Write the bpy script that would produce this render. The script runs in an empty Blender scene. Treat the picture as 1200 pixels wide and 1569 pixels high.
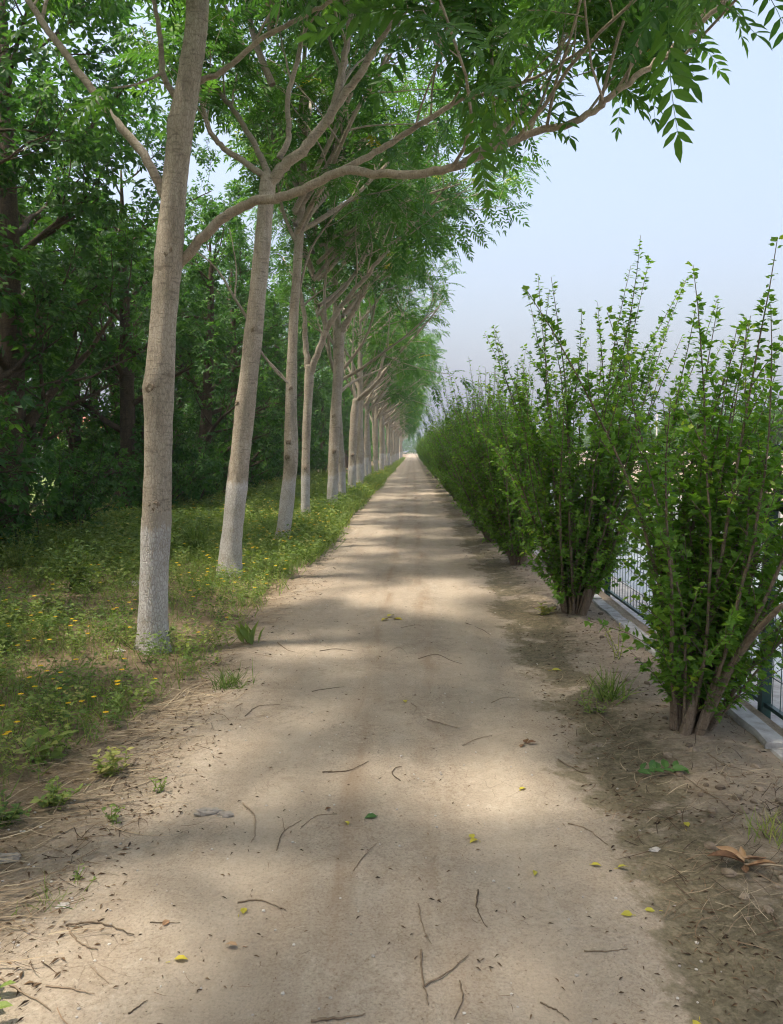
import bpy, math, random
import numpy as np
from mathutils import Vector

scene = bpy.context.scene
# ------------------------------------------------------------------ camera
CAMZ, FPX = 1.6, 1180.0
YAW, PITCH = math.radians(1.55), math.radians(4.6)
cam_d = bpy.data.cameras.new("camera")
cam = bpy.data.objects.new("camera", cam_d)
scene.collection.objects.link(cam)
cam.location = (0, 0, CAMZ)
cam.rotation_euler = (math.radians(90) - PITCH, 0, YAW)
cam_d.sensor_fit = 'VERTICAL'
cam_d.sensor_height = 24.0
cam_d.lens = FPX / 1569.0 * 24.0
cam_d.clip_start = 0.05
cam_d.clip_end = 3000
scene.camera = cam
# ------------------------------------------------------------------ sky and sun
SUN_AZ, SUN_EL = math.radians(-112), math.radians(69)   # azimuth from +Y towards +X: left and a little behind the viewer
world = bpy.data.worlds.new("World")
scene.world = world
world.use_nodes = True
wn = world.node_tree
wn.nodes.clear()
wo = wn.nodes.new('ShaderNodeOutputWorld')
bg = wn.nodes.new('ShaderNodeBackground')
sky = wn.nodes.new('ShaderNodeTexSky')
sky.sky_type = 'NISHITA'
sky.sun_disc = False
sky.sun_elevation = SUN_EL
sky.sun_rotation = SUN_AZ
sky.air_density = 1.6
sky.dust_density = 9.0
sky.ozone_density = 2.0
mixw = wn.nodes.new('ShaderNodeMix')
mixw.data_type = 'RGBA'
mixw.blend_type = 'ADD'
mixw.inputs[0].default_value = 1.0
mixw.inputs[7].default_value = (1.45, 1.6, 2.15, 1)      # an even veil of summer haze over the whole dome
wn.links.new(sky.outputs[0], mixw.inputs[6])
wn.links.new(mixw.outputs[2], bg.inputs[0])
bg.inputs[1].default_value = 0.073
wn.links.new(bg.outputs[0], wo.inputs[0])
sun_d = bpy.data.lights.new("sun", 'SUN')
sun_d.energy = 2.0
sun_d.angle = math.radians(3.4)
sun_d.color = (1.0, 0.91, 0.80)
sun = bpy.data.objects.new("sun", sun_d)
scene.collection.objects.link(sun)
sd = Vector((math.sin(SUN_AZ) * math.cos(SUN_EL), math.cos(SUN_AZ) * math.cos(SUN_EL), math.sin(SUN_EL)))
sun.rotation_euler = sd.to_track_quat('Z', 'Y').to_euler()
sun.location = (-20, -10, 30)
# ------------------------------------------------------------------ colour management
scene.view_settings.view_transform = 'Standard'
scene.view_settings.look = 'None'
scene.view_settings.exposure = 1.57
scene.view_settings.gamma = 1.0
scene.view_settings.use_curve_mapping = False
scene.cycles.max_bounces = 5
scene.cycles.use_adaptive_sampling = True
scene.cycles.adaptive_threshold = 0.03
scene.cycles.filter_width = 1.15
scene.cycles.diffuse_bounces = 3
scene.cycles.transmission_bounces = 3
scene.cycles.glossy_bounces = 3
scene.cycles.volume_bounces = 0
scene.cycles.sample_clamp_indirect = 6.0

# ------------------------------------------------------------------ helpers
COL = scene.collection
RNG = np.random.default_rng(11)
cy_, sy_, cp_, sp_ = math.cos(YAW), math.sin(YAW), math.cos(PITCH), math.sin(PITCH)
FW = np.array([-sy_ * cp_, cy_ * cp_, -sp_])
RT = np.array([cy_, sy_, 0.0])
UP = np.cross(RT, FW)
CAM = np.array([0, 0, CAMZ])


def ray(u, v):
    return FW + RT * ((u - 600.0) / FPX) + UP * ((784.5 - v) / FPX)


def P(u, v, Y):
    d = ray(u, v)
    return CAM + d * (Y / d[1])


def proj(p):
    d = np.asarray(p) - CAM
    w = d @ FW
    return 600 + FPX * (d @ RT) / w, 784.5 - FPX * (d @ UP) / w


_r = np.random.default_rng(5)
_WAV = [(_r.normal(0, 1, 2) * k, _r.uniform(0, 6.28), a) for k, a in
        [(0.5, 1), (0.8, .9), (1.3, .7), (2.1, .5), (3.3, .4), (5.2, .3), (8.5, .22), (14, .15), (22, .1), (0.3, .8), (1.7, .6), (4, .35)]]


def wob(x, y, s=1.0, o=0.0):
    t = 0
    for k, ph, a in _WAV:
        t = t + a * np.sin(k[0] * x * s + k[1] * y * s + ph + o * 1.7 * a)
    return t / 2.6


def sst(a, b, x):
    t = np.clip((x - a) / (b - a), 0, 1)
    return t * t * (3 - 2 * t)


def H(x, y):
    """height of the verge soil"""
    x = np.asarray(x, float); y = np.asarray(y, float)
    h = 0.012 * wob(x, y, 1.2) + 0.006 * wob(x, y, 4.0, 3)
    h = h + 0.07 * sst(-1.5, -2.6, x) + 0.05 * sst(-3, -5, x) * wob(x, y, .6, 9)
    h = h + 0.035 * sst(0.95, 1.5, x)
    h = h * (1 - sst(60, 160, np.abs(y))) 
    return h


def PE(x, y):
    """0 in the verge, 1 well inside the path, irregular edge"""
    n = 0.13 * wob(x, y, .9, 1) + 0.1 * wob(x, y, 3.2, 5) + 0.05 * wob(x, y, 9, 2)
    l = sst(-1.8, -.95, x + n * 1.2)
    r = sst(1.3, 0.6, x + n * 1.1)
    return l * r


def HP(x, y):
    e = PE(x, y)
    rut = -0.012 * (np.exp(-((x + .62 + .05 * wob(y, y * 0, .5)) / .2) ** 2) + np.exp(-((x - .38 + .05 * wob(y, y * 0, .4, 2)) / .18) ** 2))
    micro = 0.006 * wob(x, y, 6, 1) + 0.004 * wob(x, y, 17, 2)
    return 0.4 * 0.012 * wob(x, y, 1.2) - 0.035 + 0.05 * e + rut + micro


def HT(x, y):
    """top of whatever ground is there"""
    return np.maximum(H(x, y), np.where((np.asarray(x) > -1.9) & (np.asarray(x) < 1.3), HP(x, y), -9))


def G(u, v):
    d = ray(u, v)
    p = CAM + d * (-CAMZ / d[2])
    for _ in range(4):
        z = float(HT(p[0], p[1]))
        p = CAM + d * ((z - CAMZ) / d[2])
    return p


class MB:
    def __init__(self):
        self.v, self.f, self.t, self.n = [], [], [], 0

    def add(self, v, f, tint=0.5):
        v = np.asarray(v, float).reshape(-1, 3)
        for a in (f if isinstance(f, list) and len(f) and isinstance(f[0], np.ndarray) and f[0].ndim == 2 else [np.asarray(f, int)]):
            self.f.append(a + self.n)
        self.v.append(v)
        self.t.append(np.broadcast_to(np.asarray(tint, float), (len(v),)))
        self.n += len(v)

    def build(self, name, mat, parent=None, smooth=False, link=True):
        me = mesh_of(name, np.concatenate(self.v), self.f, mat, smooth, np.concatenate(self.t))
        return put(name, me, parent)

    def mesh(self, name, mat, smooth=False):
        return mesh_of(name, np.concatenate(self.v), self.f, mat, smooth, np.concatenate(self.t))


def mesh_of(name, v, faces, mat, smooth=False, tint=None):
    me = bpy.data.meshes.new(name)
    me.vertices.add(len(v))
    me.vertices.foreach_set("co", v.astype(np.float32).ravel())
    loops = np.concatenate([f.ravel() for f in faces])
    tot = np.concatenate([np.full(len(f), f.shape[1]) for f in faces])
    st = np.concatenate([[0], np.cumsum(tot)[:-1]])
    me.loops.add(len(loops))
    me.loops.foreach_set("vertex_index", loops.astype(np.int32))
    me.polygons.add(len(tot))
    me.polygons.foreach_set("loop_start", st.astype(np.int32))
    me.polygons.foreach_set("use_smooth", np.full(len(tot), smooth))
    me.update(calc_edges=True)
    if tint is not None:
        a = me.attributes.new("tint", 'FLOAT', 'POINT')
        a.data.foreach_set("value", np.ascontiguousarray(tint, dtype=np.float32))
    if mat is not None:
        me.materials.append(mat)
    return me


def put(name, data, parent=None):
    o = bpy.data.objects.new(name, data)
    COL.objects.link(o)
    if parent is not None:
        o.parent = parent
    return o


def tag(o, label=None, cat=None, group=None, kind=None):
    if label: o["label"] = label
    if cat: o["category"] = cat
    if group: o["group"] = group
    if kind: o["kind"] = kind
    return o


def empty(name, loc, rz=0.0, sc=1.0):
    o = put(name, None)
    o.empty_display_size = 0.2
    o.location = loc
    o.rotation_euler = (0, 0, rz)
    o.scale = (sc, sc, sc)
    return o


def norm(a):
    a = np.asarray(a, float)
    return a / np.maximum(np.linalg.norm(a, axis=-1, keepdims=True), 1e-9)


def spline(pts, n, *vals):
    """Catmull-Rom through pts; vals are interpolated too"""
    pts = np.asarray(pts, float)
    m = len(pts)
    if m == 2:
        t = np.linspace(0, 1, n)[:, None]
        out = pts[0] * (1 - t) + pts[1] * t
        return [out] + [np.interp(np.linspace(0, 1, n), [0, 1], v) for v in vals]
    q = np.vstack([2 * pts[0] - pts[1], pts, 2 * pts[-1] - pts[-2]])
    s = np.linspace(0, m - 1 - 1e-6, n)
    i = s.astype(int); t = (s - i)[:, None]
    a, b, c, d = q[i], q[i + 1], q[i + 2], q[i + 3]
    out = .5 * ((2 * b) + (-a + c) * t + (2 * a - 5 * b + 4 * c - d) * t ** 2 + (-a + 3 * b - 3 * c + d) * t ** 3)
    return [out] + [np.interp(s, np.arange(m), v) for v in vals]


def tube(mb, pts, rad, k=6, disp=None, tint=0.5, cap=True):
    pts = np.asarray(pts, float)
    n = len(pts)
    rad = np.broadcast_to(np.asarray(rad, float), (n,))
    tg = norm(np.gradient(pts, axis=0))
    u = np.cross(tg[0], [0.31, 0.2, 0.93] if abs(tg[0][2]) < .9 else [1.0, 0, 0])
    us = np.zeros((n, 3))
    for i in range(n):
        u = u - tg[i] * (u @ tg[i])
        u = u / max(np.linalg.norm(u), 1e-9)
        us[i] = u
    vs = np.cross(tg, us)
    an = np.arange(k) / k * 2 * np.pi
    R = rad[:, None] * (np.ones((n, k)) if disp is None else disp)
    V = pts[:, None, :] + us[:, None, :] * (np.cos(an)[None, :, None] * R[..., None]) + vs[:, None, :] * (np.sin(an)[None, :, None] * R[..., None])
    i = np.arange(n - 1)[:, None]; j = np.arange(k)[None, :]
    f = np.stack([i * k + j, i * k + (j + 1) % k, (i + 1) * k + (j + 1) % k, (i + 1) * k + j], -1).reshape(-1, 4)
    V = V.reshape(-1, 3)
    if cap:
        V = np.vstack([V, pts[-1] + tg[-1] * rad[-1] * .4])
        c = np.stack([(n - 1) * k + np.arange(k), (n - 1) * k + (np.arange(k) + 1) % k, np.full(k, n * k)], -1)
        mb.add(V, [f, c], tint)
    else:
        mb.add(V, [f], tint)


def box(mb, x0, x1, y0, y1, z0, z1, tint=.5):
    v = [(x, y, z) for z in (z0, z1) for y in (y0, y1) for x in (x0, x1)]
    mb.add(v, np.array([[0, 2, 3, 1], [4, 5, 7, 6], [0, 1, 5, 4], [2, 6, 7, 3], [0, 4, 6, 2], [1, 3, 7, 5]]), tint)


def bake(mb, tv, tf, pos, along, nrm, scale, tint):
    """many oriented copies of a small template: local y along, z normal"""
    pos = np.asarray(pos, float)
    if len(pos) == 0: return
    y = norm(along)
    x = norm(np.cross(y, nrm))
    z = np.cross(x, y)
    s = np.broadcast_to(np.asarray(scale, float), (len(pos),))[:, None, None]
    V = pos[:, None, :] + s * (tv[None, :, 0:1] * x[:, None, :] + tv[None, :, 1:2] * y[:, None, :] + tv[None, :, 2:3] * z[:, None, :])
    m = len(tv)
    fs = []
    for f in tf:
        fs.append((f[None] + (np.arange(len(pos)) * m)[:, None, None]).reshape(-1, f.shape[1]))
    mb.add(V.reshape(-1, 3), fs, np.repeat(np.broadcast_to(np.asarray(tint, float), (len(pos),)), m))


# ------------------------------------------------------------------ materials
def new_mat(name):
    m = bpy.data.materials.new(name)
    m.use_nodes = True
    nt = m.node_tree
    nt.nodes.clear()
    out = nt.nodes.new('ShaderNodeOutputMaterial')
    return m, nt, out


class N:
    """small node-graph writer"""
    def __init__(s, nt): s.nt = nt
    def __call__(s, t, ins=None, **kw):
        n = s.nt.nodes.new('ShaderNode' + t)
        for k, v in kw.items(): setattr(n, k, v)
        for k, v in (ins or {}).items():
            if hasattr(v, 'is_linked') or isinstance(v, bpy.types.NodeSocket): s.nt.links.new(v, n.inputs[k])
            else: n.inputs[k].default_value = v
        return n
    def noise(s, vec, scale, detail=4, rough=.55, out='Fac', dist=0.0):
        n = s('TexNoise', {'Vector': vec, 'Scale': scale, 'Detail': detail, 'Roughness': rough, 'Distortion': dist})
        return n.outputs[out]
    def ramp(s, fac, stops, interp='LINEAR'):
        n = s('ValToRGB', {'Fac': fac})
        cr = n.color_ramp; cr.interpolation = interp
        while len(cr.elements) < len(stops): cr.elements.new(.5)
        for e, (p, c) in zip(cr.elements, stops):
            e.position = p; e.color = (c[0], c[1], c[2], 1) if hasattr(c, '__len__') else (c, c, c, 1)
        return n.outputs[0]
    def mix(s, fac, a, b, mode='MIX'):
        n = s.nt.nodes.new('ShaderNodeMix'); n.data_type = 'RGBA'; n.blend_type = mode
        for k, v in ((0, fac), (6, a), (7, b)):
            if isinstance(v, bpy.types.NodeSocket): s.nt.links.new(v, n.inputs[k])
            else: n.inputs[k].default_value = v if not hasattr(v, '__len__') else (v[0], v[1], v[2], 1)
        return n.outputs[2]
    def math(s, op, a, b=0.0, c=0.0, clamp=False):
        n = s.nt.nodes.new('ShaderNodeMath'); n.operation = op; n.use_clamp = clamp
        for k, v in ((0, a), (1, b), (2, c)):
            if isinstance(v, bpy.types.NodeSocket): s.nt.links.new(v, n.inputs[k])
            else: n.inputs[k].default_value = v
        return n.outputs[0]
    def scaled(s, vec, sc):
        return s('Mapping', {'Vector': vec, 'Scale': sc}).outputs[0]
    def bump(s, h, strength, dist, normal=None):
        ins = {'Height': h, 'Strength': strength, 'Distance': dist}
        if normal is not None: ins['Normal'] = normal
        return s('Bump', ins).outputs[0]


def leaf_mat(name, stops, trans, tfac=.38, rough=.5, spec=.25):
    m, nt, out = new_mat(name)
    g = N(nt)
    at = g('Attribute', attribute_name='tint').outputs['Fac']
    inf = g('ObjectInfo').outputs['Random']
    t = g.math('ADD', at, g.math('MULTIPLY', g.math('SUBTRACT', inf, .5), .14))
    c = g.ramp(t, stops)
    p = g('BsdfPrincipled', {'Base Color': c, 'Roughness': rough, 'Specular IOR Level': spec})
    tc = g.mix(1.0, c, trans, 'MULTIPLY')
    tr = g('BsdfTranslucent', {'Color': tc})
    mx = g('MixShader', {0: tfac, 1: p.outputs[0], 2: tr.outputs[0]})
    nt.links.new(mx.outputs[0], out.inputs[0])
    return m


def flat_mat(name, stops, rough=.8, scale=30, bump=.3, dist=.004, coord='Object', stretch=(1, 1, 1), spec=.25, metal=0.0):
    """noisy colour between stops + fine relief; the tint attribute shifts it"""
    m, nt, out = new_mat(name)
    g = N(nt)
    co = g.scaled(g('TexCoord').outputs[coord], stretch)
    n1 = g.noise(co, scale, 6, .6)
    at = g('Attribute', attribute_name='tint').outputs['Fac']
    t = g.math('ADD', n1, g.math('MULTIPLY', g.math('SUBTRACT', at, .5), .6))
    c = g.ramp(t, stops)
    b = g.bump(n1, bump, dist)
    p = g('BsdfPrincipled', {'Base Color': c, 'Roughness': rough, 'Specular IOR Level': spec, 'Metallic': metal, 'Normal': b})
    nt.links.new(p.outputs[0], out.inputs[0])
    return m


def bark_mat(name, lo, mid, hi, crack=.5):
    m, nt, out = new_mat(name)
    g = N(nt)
    co = g('TexCoord').outputs['Object']
    v = g.scaled(co, (1, 1, .28))
    n1 = g.noise(v, 55, 6, .65, dist=.6)
    n2 = g.noise(co, 3.5, 4, .6)
    n3 = g.noise(g.scaled(co, (1, 1, 5)), 9, 3, .5)
    vo = g('TexVoronoi', {'Vector': g.scaled(co, (1, 1, .4)), 'Scale': 60.0, 'Randomness': 1.0}, feature='DISTANCE_TO_EDGE').outputs['Distance']
    fis = g.ramp(vo, [(0, 0), (.12, 1)])
    t = g.math('ADD', g.math('MULTIPLY', n1, .55), g.math('MULTIPLY', n2, .45))
    c = g.ramp(t, [(.3, lo), (.5, mid), (.7, hi)])
    c = g.mix(g.ramp(n3, [(.56, 0), (.68, .6)]), c, tuple(x * .66 for x in lo))
    n5 = g.noise(g.scaled(co, (1, 1, .12)), 14, 5, .65)
    c = g.mix(g.ramp(n5, [(.5, 0), (.7, .5)]), c, tuple(x * .8 for x in lo))
    len_ = g('TexVoronoi', {'Vector': g.scaled(co, (1, 1, 3.2)), 'Scale': 26.0}).outputs['Distance']
    c = g.mix(g.ramp(len_, [(.1, .75), (.2, 0)]), c, tuple(x * .5 for x in lo))
    c = g.mix(g.math('MULTIPLY', g.math('SUBTRACT', 1, fis), crack), c, tuple(x * .55 for x in lo))
    hgt = g.math('ADD', g.math('MULTIPLY', n1, .6), g.math('MULTIPLY', fis, crack))
    b = g.bump(hgt, .7, .008)
    p = g('BsdfPrincipled', {'Base Color': c, 'Roughness': .85, 'Specular IOR Level': .2, 'Normal': b})
    nt.links.new(p.outputs[0], out.inputs[0])
    return m


M = {}
M['leaf_row'] = leaf_mat('pinnate leaf', [(0, (.034, .1, .03)), (.35, (.06, .15, .036)), (.7, (.1, .21, .045)), (.93, (.16, .28, .05)), (1.0, (.42, .36, .03))], (1.7, 1.75, .7), .42)
M['leaf_wood'] = leaf_mat('wood leaf', [(0, (.03, .085, .025)), (.5, (.058, .14, .034)), (1, (.135, .26, .05))], (1.5, 1.7, .8), .36)
M['leaf_shrub'] = leaf_mat('shrub leaf', [(0, (.07, .16, .028)), (.45, (.13, .255, .042)), (.85, (.21, .35, .055)), (1.0, (.34, .42, .055))], (1.6, 1.7, .6), .46, .42, .3)
M['leaf_weed'] = leaf_mat('weed leaf', [(0, (.075, .13, .036)), (.4, (.15, .225, .06)), (.75, (.25, .31, .085)), (1, (.4, .37, .14))], (1.5, 1.6, .6), .35)
M['leaf_far'] = leaf_mat('far leaf', [(0, (.05, .11, .04)), (1, (.10, .18, .05))], (1.4, 1.5, .8), .35)
M['straw'] = flat_mat('dry straw', [(.25, (.17, .12, .075)), (.5, (.3, .225, .14)), (.75, (.42, .34, .22))], .85, 20, .1)
M['flower'] = leaf_mat('flower petal', [(0, (.75, .42, .01)), (1, (.85, .62, .03))], (1, 1, .8), .3)
M['yellow_leaf'] = leaf_mat('yellow leaf', [(0, (.36, .34, .05)), (1, (.5, .41, .05))], (1, 1, .6), .2)
M['green_leaf'] = leaf_mat('fallen green leaf', [(0, (.05, .12, .028)), (1, (.09, .18, .04))], (1, 1, .6), .2)
M['brown_leaf'] = flat_mat('dead leaf', [(.3, (.12, .062, .03)), (.55, (.235, .135, .07)), (.75, (.36, .235, .13))], .75, 25, .4)
M['litter'] = flat_mat('litter flake', [(.2, (.045, .03, .018)), (.5, (.12, .075, .042)), (.8, (.25, .17, .1))], .9, 8, .1)
M['twig'] = flat_mat('twig', [(.3, (.09, .065, .042)), (.55, (.17, .125, .082)), (.8, (.27, .205, .14))], .85, 40, .5)
M['bark'] = bark_mat('pale bark', (.255, .212, .158), (.44, .375, .29), (.59, .52, .425), .45)
M['limb'] = bark_mat('limb bark', (.25, .205, .155), (.42, .355, .275), (.57, .5, .41), .3)
M['dark_bark'] = bark_mat('dark bark', (.06, .045, .032), (.105, .078, .052), (.17, .13, .09))
M['knot'] = bark_mat('knot bark', (.14, .105, .072), (.28, .22, .155), (.44, .37, .28))
M['stem'] = bark_mat('shrub stem', (.13, .095, .065), (.21, .16, .11), (.31, .25, .18), .3)
M['metal'] = flat_mat('green painted steel', [(.3, (.012, .045, .036)), (.7, (.022, .07, .055))], .45, 12, .05, .001, spec=.5)
M['concrete'] = flat_mat('old concrete', [(.25, (.24, .22, .2)), (.5, (.4, .385, .355)), (.75, (.5, .485, .455))], .9, 14, .6, .006)
M['stone'] = flat_mat('pale stone', [(.3, (.33, .3, .26)), (.7, (.52, .48, .42))], .85, 18, .6, .006)
M['rubble'] = flat_mat('grey rubble', [(.3, (.22, .195, .16)), (.7, (.36, .32, .265))], .95, 25, .8, .008)
M['clod'] = flat_mat('soil clod', [(.3, (.13, .1, .07)), (.7, (.28, .22, .155))], .95, 20, .6, .006)
M['plaster'] = flat_mat('house plaster', [(.3, (.6, .57, .52)), (.7, (.7, .67, .62))], .9, 3, .2)
M['roof'] = flat_mat('red roof', [(.3, (.4, .12, .09)), (.7, (.52, .19, .14))], .85, 4, .3)
M['pane'] = flat_mat('window glass', [(.3, (.04, .05, .06)), (.7, (.07, .08, .09))], .15, 2, .0)


def lime_mat():
    """lime wash brushed on bark: worn through to the bark here and there"""
    m, nt, out = new_mat('lime wash')
    g = N(nt)
    co = g('TexCoord').outputs['Object']
    v = g.scaled(co, (1, 1, .3))
    n1 = g.noise(v, 60, 6, .65, dist=.6)
    n2 = g.noise(co, 5, 4, .6)
    vo = g('TexVoronoi', {'Vector': g.scaled(co, (1, 1, .42)), 'Scale': 62.0}, feature='DISTANCE_TO_EDGE').outputs['Distance']
    fis = g.ramp(vo, [(0, 0), (.16, 1)])
    c = g.ramp(n2, [(.3, (.5, .47, .43)), (.6, (.62, .595, .56)), (.75, (.69, .67, .64))])
    wear = g.math('MULTIPLY', g.ramp(g.math('ADD', g.math('MULTIPLY', n1, .6), g.math('MULTIPLY', n2, .4)), [(.36, 1), (.5, 0)]), .8)
    c = g.mix(wear, c, (.4, .345, .27))
    c = g.mix(g.math('MULTIPLY', g.math('SUBTRACT', 1, fis), .55), c, (.27, .23, .18))
    at = g('Attribute', attribute_name='tint').outputs['Fac']
    n6 = g.noise(g.scaled(co, (1, 1, .35)), 22, 5, .7)
    gone = g.ramp(g.math('SUBTRACT', g.math('ADD', at, g.math('MULTIPLY', n6, 1.3)), .7), [(.12, 1), (.4, 0)])
    c = g.mix(g.math('MULTIPLY', gone, .9), c, (.42, .355, .275))
    b = g.bump(g.math('ADD', g.math('MULTIPLY', n1, .4), fis), .8, .008)
    p = g('BsdfPrincipled', {'Base Color': c, 'Roughness': .95, 'Specular IOR Level': .1, 'Normal': b})
    nt.links.new(p.outputs[0], out.inputs[0])
    return m


M['lime'] = lime_mat()


def dust_nodes(g, co):
    """pale trodden sandy earth: colour and height"""
    n1 = g.noise(co, .9, 5, .6)
    n2 = g.noise(co, 7, 6, .65)
    n3 = g.noise(co, 95, 5, .7)
    n4 = g.noise(g.scaled(co, (1.6, .22, 1)), 3.2, 4, .6)
    c = g.ramp(g.math('ADD', g.math('MULTIPLY', n1, .5), g.math('MULTIPLY', n2, .5)),
               [(.32, (.262, .213, .155)), (.5, (.338, .283, .212)), (.68, (.395, .338, .26))])
    c = g.mix(g.ramp(n4, [(.46, 0), (.68, .5)]), c, (.30, .235, .165))
    c = g.mix(g.ramp(n3, [(.48, 0), (.68, .62)]), c, (.165, .125, .085))
    c = g.mix(g.ramp(n3, [(.28, .6), (.4, 0)]), c, (.5, .445, .365))
    xx = g('SeparateXYZ', {0: co}).outputs[0]
    wv = g.math('ADD', xx, g.math('MULTIPLY', g.math('SUBTRACT', g.noise(g.scaled(co, (.3, .5, 1)), 1.0, 3), .5), .25))
    def band(x0, w): return g.math('SUBTRACT', 1, g.math('MULTIPLY', g.math('ABSOLUTE', g.math('SUBTRACT', wv, x0)), 1 / w), clamp=True)
    brk = g.ramp(g.noise(g.scaled(co, (3, .5, 1)), 2.0, 5, .65), [(.42, 0), (.62, 1)])
    c = g.mix(g.math('MULTIPLY', g.math('MULTIPLY', g.math('ADD', band(.12, .12), band(-.28, .1)), brk), .6), c, (.21, .145, .09))
    c = g.mix(g.math('MULTIPLY', g.math('ADD', band(.42, .2), band(-.62, .22)), .35), c, (.43, .36, .268))
    vo = g('TexVoronoi', {'Vector': g.mix(.08, co, g.noise(co, 6, 3, out='Color')), 'Scale': 7.0}, feature='DISTANCE_TO_EDGE').outputs['Distance']
    crack = g.math('MULTIPLY', g.ramp(vo, [(0, 1), (.012, 0)]), g.ramp(g.noise(co, 1.6, 3), [(.53, 0), (.62, 1)]))
    c = g.mix(g.math('MULTIPLY', crack, .6), c, (.16, .12, .08))
    n7 = g.noise(co, 24, 6, .7, dist=.8)
    c = g.mix(g.math('MULTIPLY', g.ramp(n7, [(.52, 0), (.62, 1)]), g.ramp(g.noise(co, 2.2, 4), [(.4, 0), (.65, .55)])), c, (.2, .153, .105))
    c = g.mix(g.math('MULTIPLY', g.ramp(n7, [(.36, 1), (.44, 0)]), g.ramp(g.noise(co, 1.7, 4), [(.45, 0), (.65, .5)])), c, (.47, .405, .315))
    sp = g('TexVoronoi', {'Vector': co, 'Scale': 42.0}).outputs['Distance']
    spk = g.math('MULTIPLY', g.ramp(sp, [(.1, 1), (.17, 0)]), g.ramp(g.noise(co, 11, 2), [(.5, 0), (.6, 1)]))
    c = g.mix(g.math('MULTIPLY', spk, .6), c, (.15, .105, .065))
    tread = g.math('MULTIPLY', g.math('SINE', g.math('MULTIPLY', g.math('ADD', g('SeparateXYZ', {0: co}).outputs[1], g.math('MULTIPLY', g.math('ABSOLUTE', g.math('SUBTRACT', wv, .42)), .8)), 95.0)), g.math('MULTIPLY', g.math('ADD', band(.42, .1), band(-.62, .1)), g.ramp(g.noise(co, 1.1, 3), [(.48, 0), (.6, .5)])))
    h = g.math('ADD', g.math('ADD', g.math('MULTIPLY', n3, .5), g.math('MULTIPLY', n7, .8)), g.math('MULTIPLY', n2, 1.2))
    h = g.math('ADD', h, g.math('MULTIPLY', tread, .5))
    h = g.math('SUBTRACT', h, g.math('MULTIPLY', crack, .5))
    return c, h


def ground_mat():
    m, nt, out = new_mat('verge soil')
    g = N(nt)
    co = g('TexCoord').outputs['Object']
    x = g('SeparateXYZ', {0: co}).outputs[0]
    dust, h = dust_nodes(g, co)
    nz = g.noise(co, 1.5, 5, .6)
    nf = g.noise(co, 14, 6, .7)
    nff = g.noise(co, 60, 5, .7)
    # soil with old leaf mould (left), moss skin (right of the path), bare soil by the shrubs
    mould = g.ramp(g.math('ADD', g.math('MULTIPLY', nf, .6), g.math('MULTIPLY', nff, .4)),
                   [(.32, (.10, .075, .045)), (.5, (.22, .165, .10)), (.66, (.34, .265, .175))])
    moss = g.ramp(g.math('ADD', g.math('MULTIPLY', nf, .5), g.math('MULTIPLY', nff, .5)),
                  [(.34, (.07, .06, .037)), (.5, (.14, .118, .072)), (.64, (.235, .195, .13))])
    bare = g.ramp(g.math('ADD', g.math('MULTIPLY', nf, .55), g.math('MULTIPLY', nff, .45)),
                  [(.33, (.20, .15, .105)), (.5, (.335, .262, .185)), (.66, (.44, .355, .262))])
    xn = g.math('ADD', x, g.math('ADD', g.math('MULTIPLY', g.math('SUBTRACT', nz, .5), .9), g.math('MULTIPLY', g.math('SUBTRACT', nf, .5), .5)))
    c = g.mix(g.ramp(g.math('MULTIPLY_ADD', xn, -1.0, -1.2), [(.0, 0), (.55, 1)]), dust, mould)
    mm = g.math('MULTIPLY', g.ramp(xn, [(.8, 0), (.9, 1)]), g.ramp(g.math('ADD', g.noise(co, 2.6, 5, .6), g.math('MULTIPLY', g.math('SUBTRACT', nf, .5), .4)), [(.36, 0), (.44, .95)]))
    mm = g.math('MULTIPLY', mm, g.ramp(g.math('MULTIPLY', xn, .5), [(.62, 1), (.8, .25)]))
    c = g.mix(mm, c, moss)
    bm = g.math('MULTIPLY', g.ramp(g.math('MULTIPLY', xn, .5), [(.6, 0), (.72, 1)]), g.ramp(g.noise(co, 2.1, 5, .6), [(.38, 1), (.56, .35)]))
    c = g.mix(g.math('MULTIPLY', bm, .8), c, bare)
    far = g.ramp(g.math('MULTIPLY', x, -.05), [(.42, 0), (.55, 1)])
    c = g.mix(far, c, g.ramp(g.noise(co, .4, 4), [(.35, (.09, .14, .04)), (.65, (.17, .22, .07))]))
    hh = g.math('ADD', g.math('MULTIPLY', nf, 1.4), g.math('MULTIPLY', nff, .7))
    hh = g.math('ADD', hh, g.math('MULTIPLY', h, .4))
    off = g.ramp(g.math('MULTIPLY_ADD', g.math('ABSOLUTE', g.math('ADD', x, .2)), 1.0, -.9), [(0, .35), (.5, 1)])
    b = g.bump(g.math('MULTIPLY', hh, off), .8, .02)
    p = g('BsdfPrincipled', {'Base Color': c, 'Roughness': .97, 'Specular IOR Level': .1, 'Normal': b})
    nt.links.new(p.outputs[0], out.inputs[0])
    return m


M['ground'] = ground_mat()
M['bank'] = flat_mat('sandy bank', [(.3, (.27, .215, .16)), (.7, (.37, .30, .235))], .95, .8, .3, .05)


def water_mat():
    m, nt, out = new_mat('canal water')
    g = N(nt)
    co = g('TexCoord').outputs['Object']
    n = g.noise(co, 2.5, 3, .5)
    b = g.bump(n, .12, .02)
    p = g('BsdfPrincipled', {'Base Color': (.2, .225, .235, 1), 'Roughness': .18, 'IOR': 1.33, 'Specular IOR Level': .5, 'Normal': b})
    nt.links.new(p.outputs[0], out.inputs[0])
    return m


M['water'] = water_mat()


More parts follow.
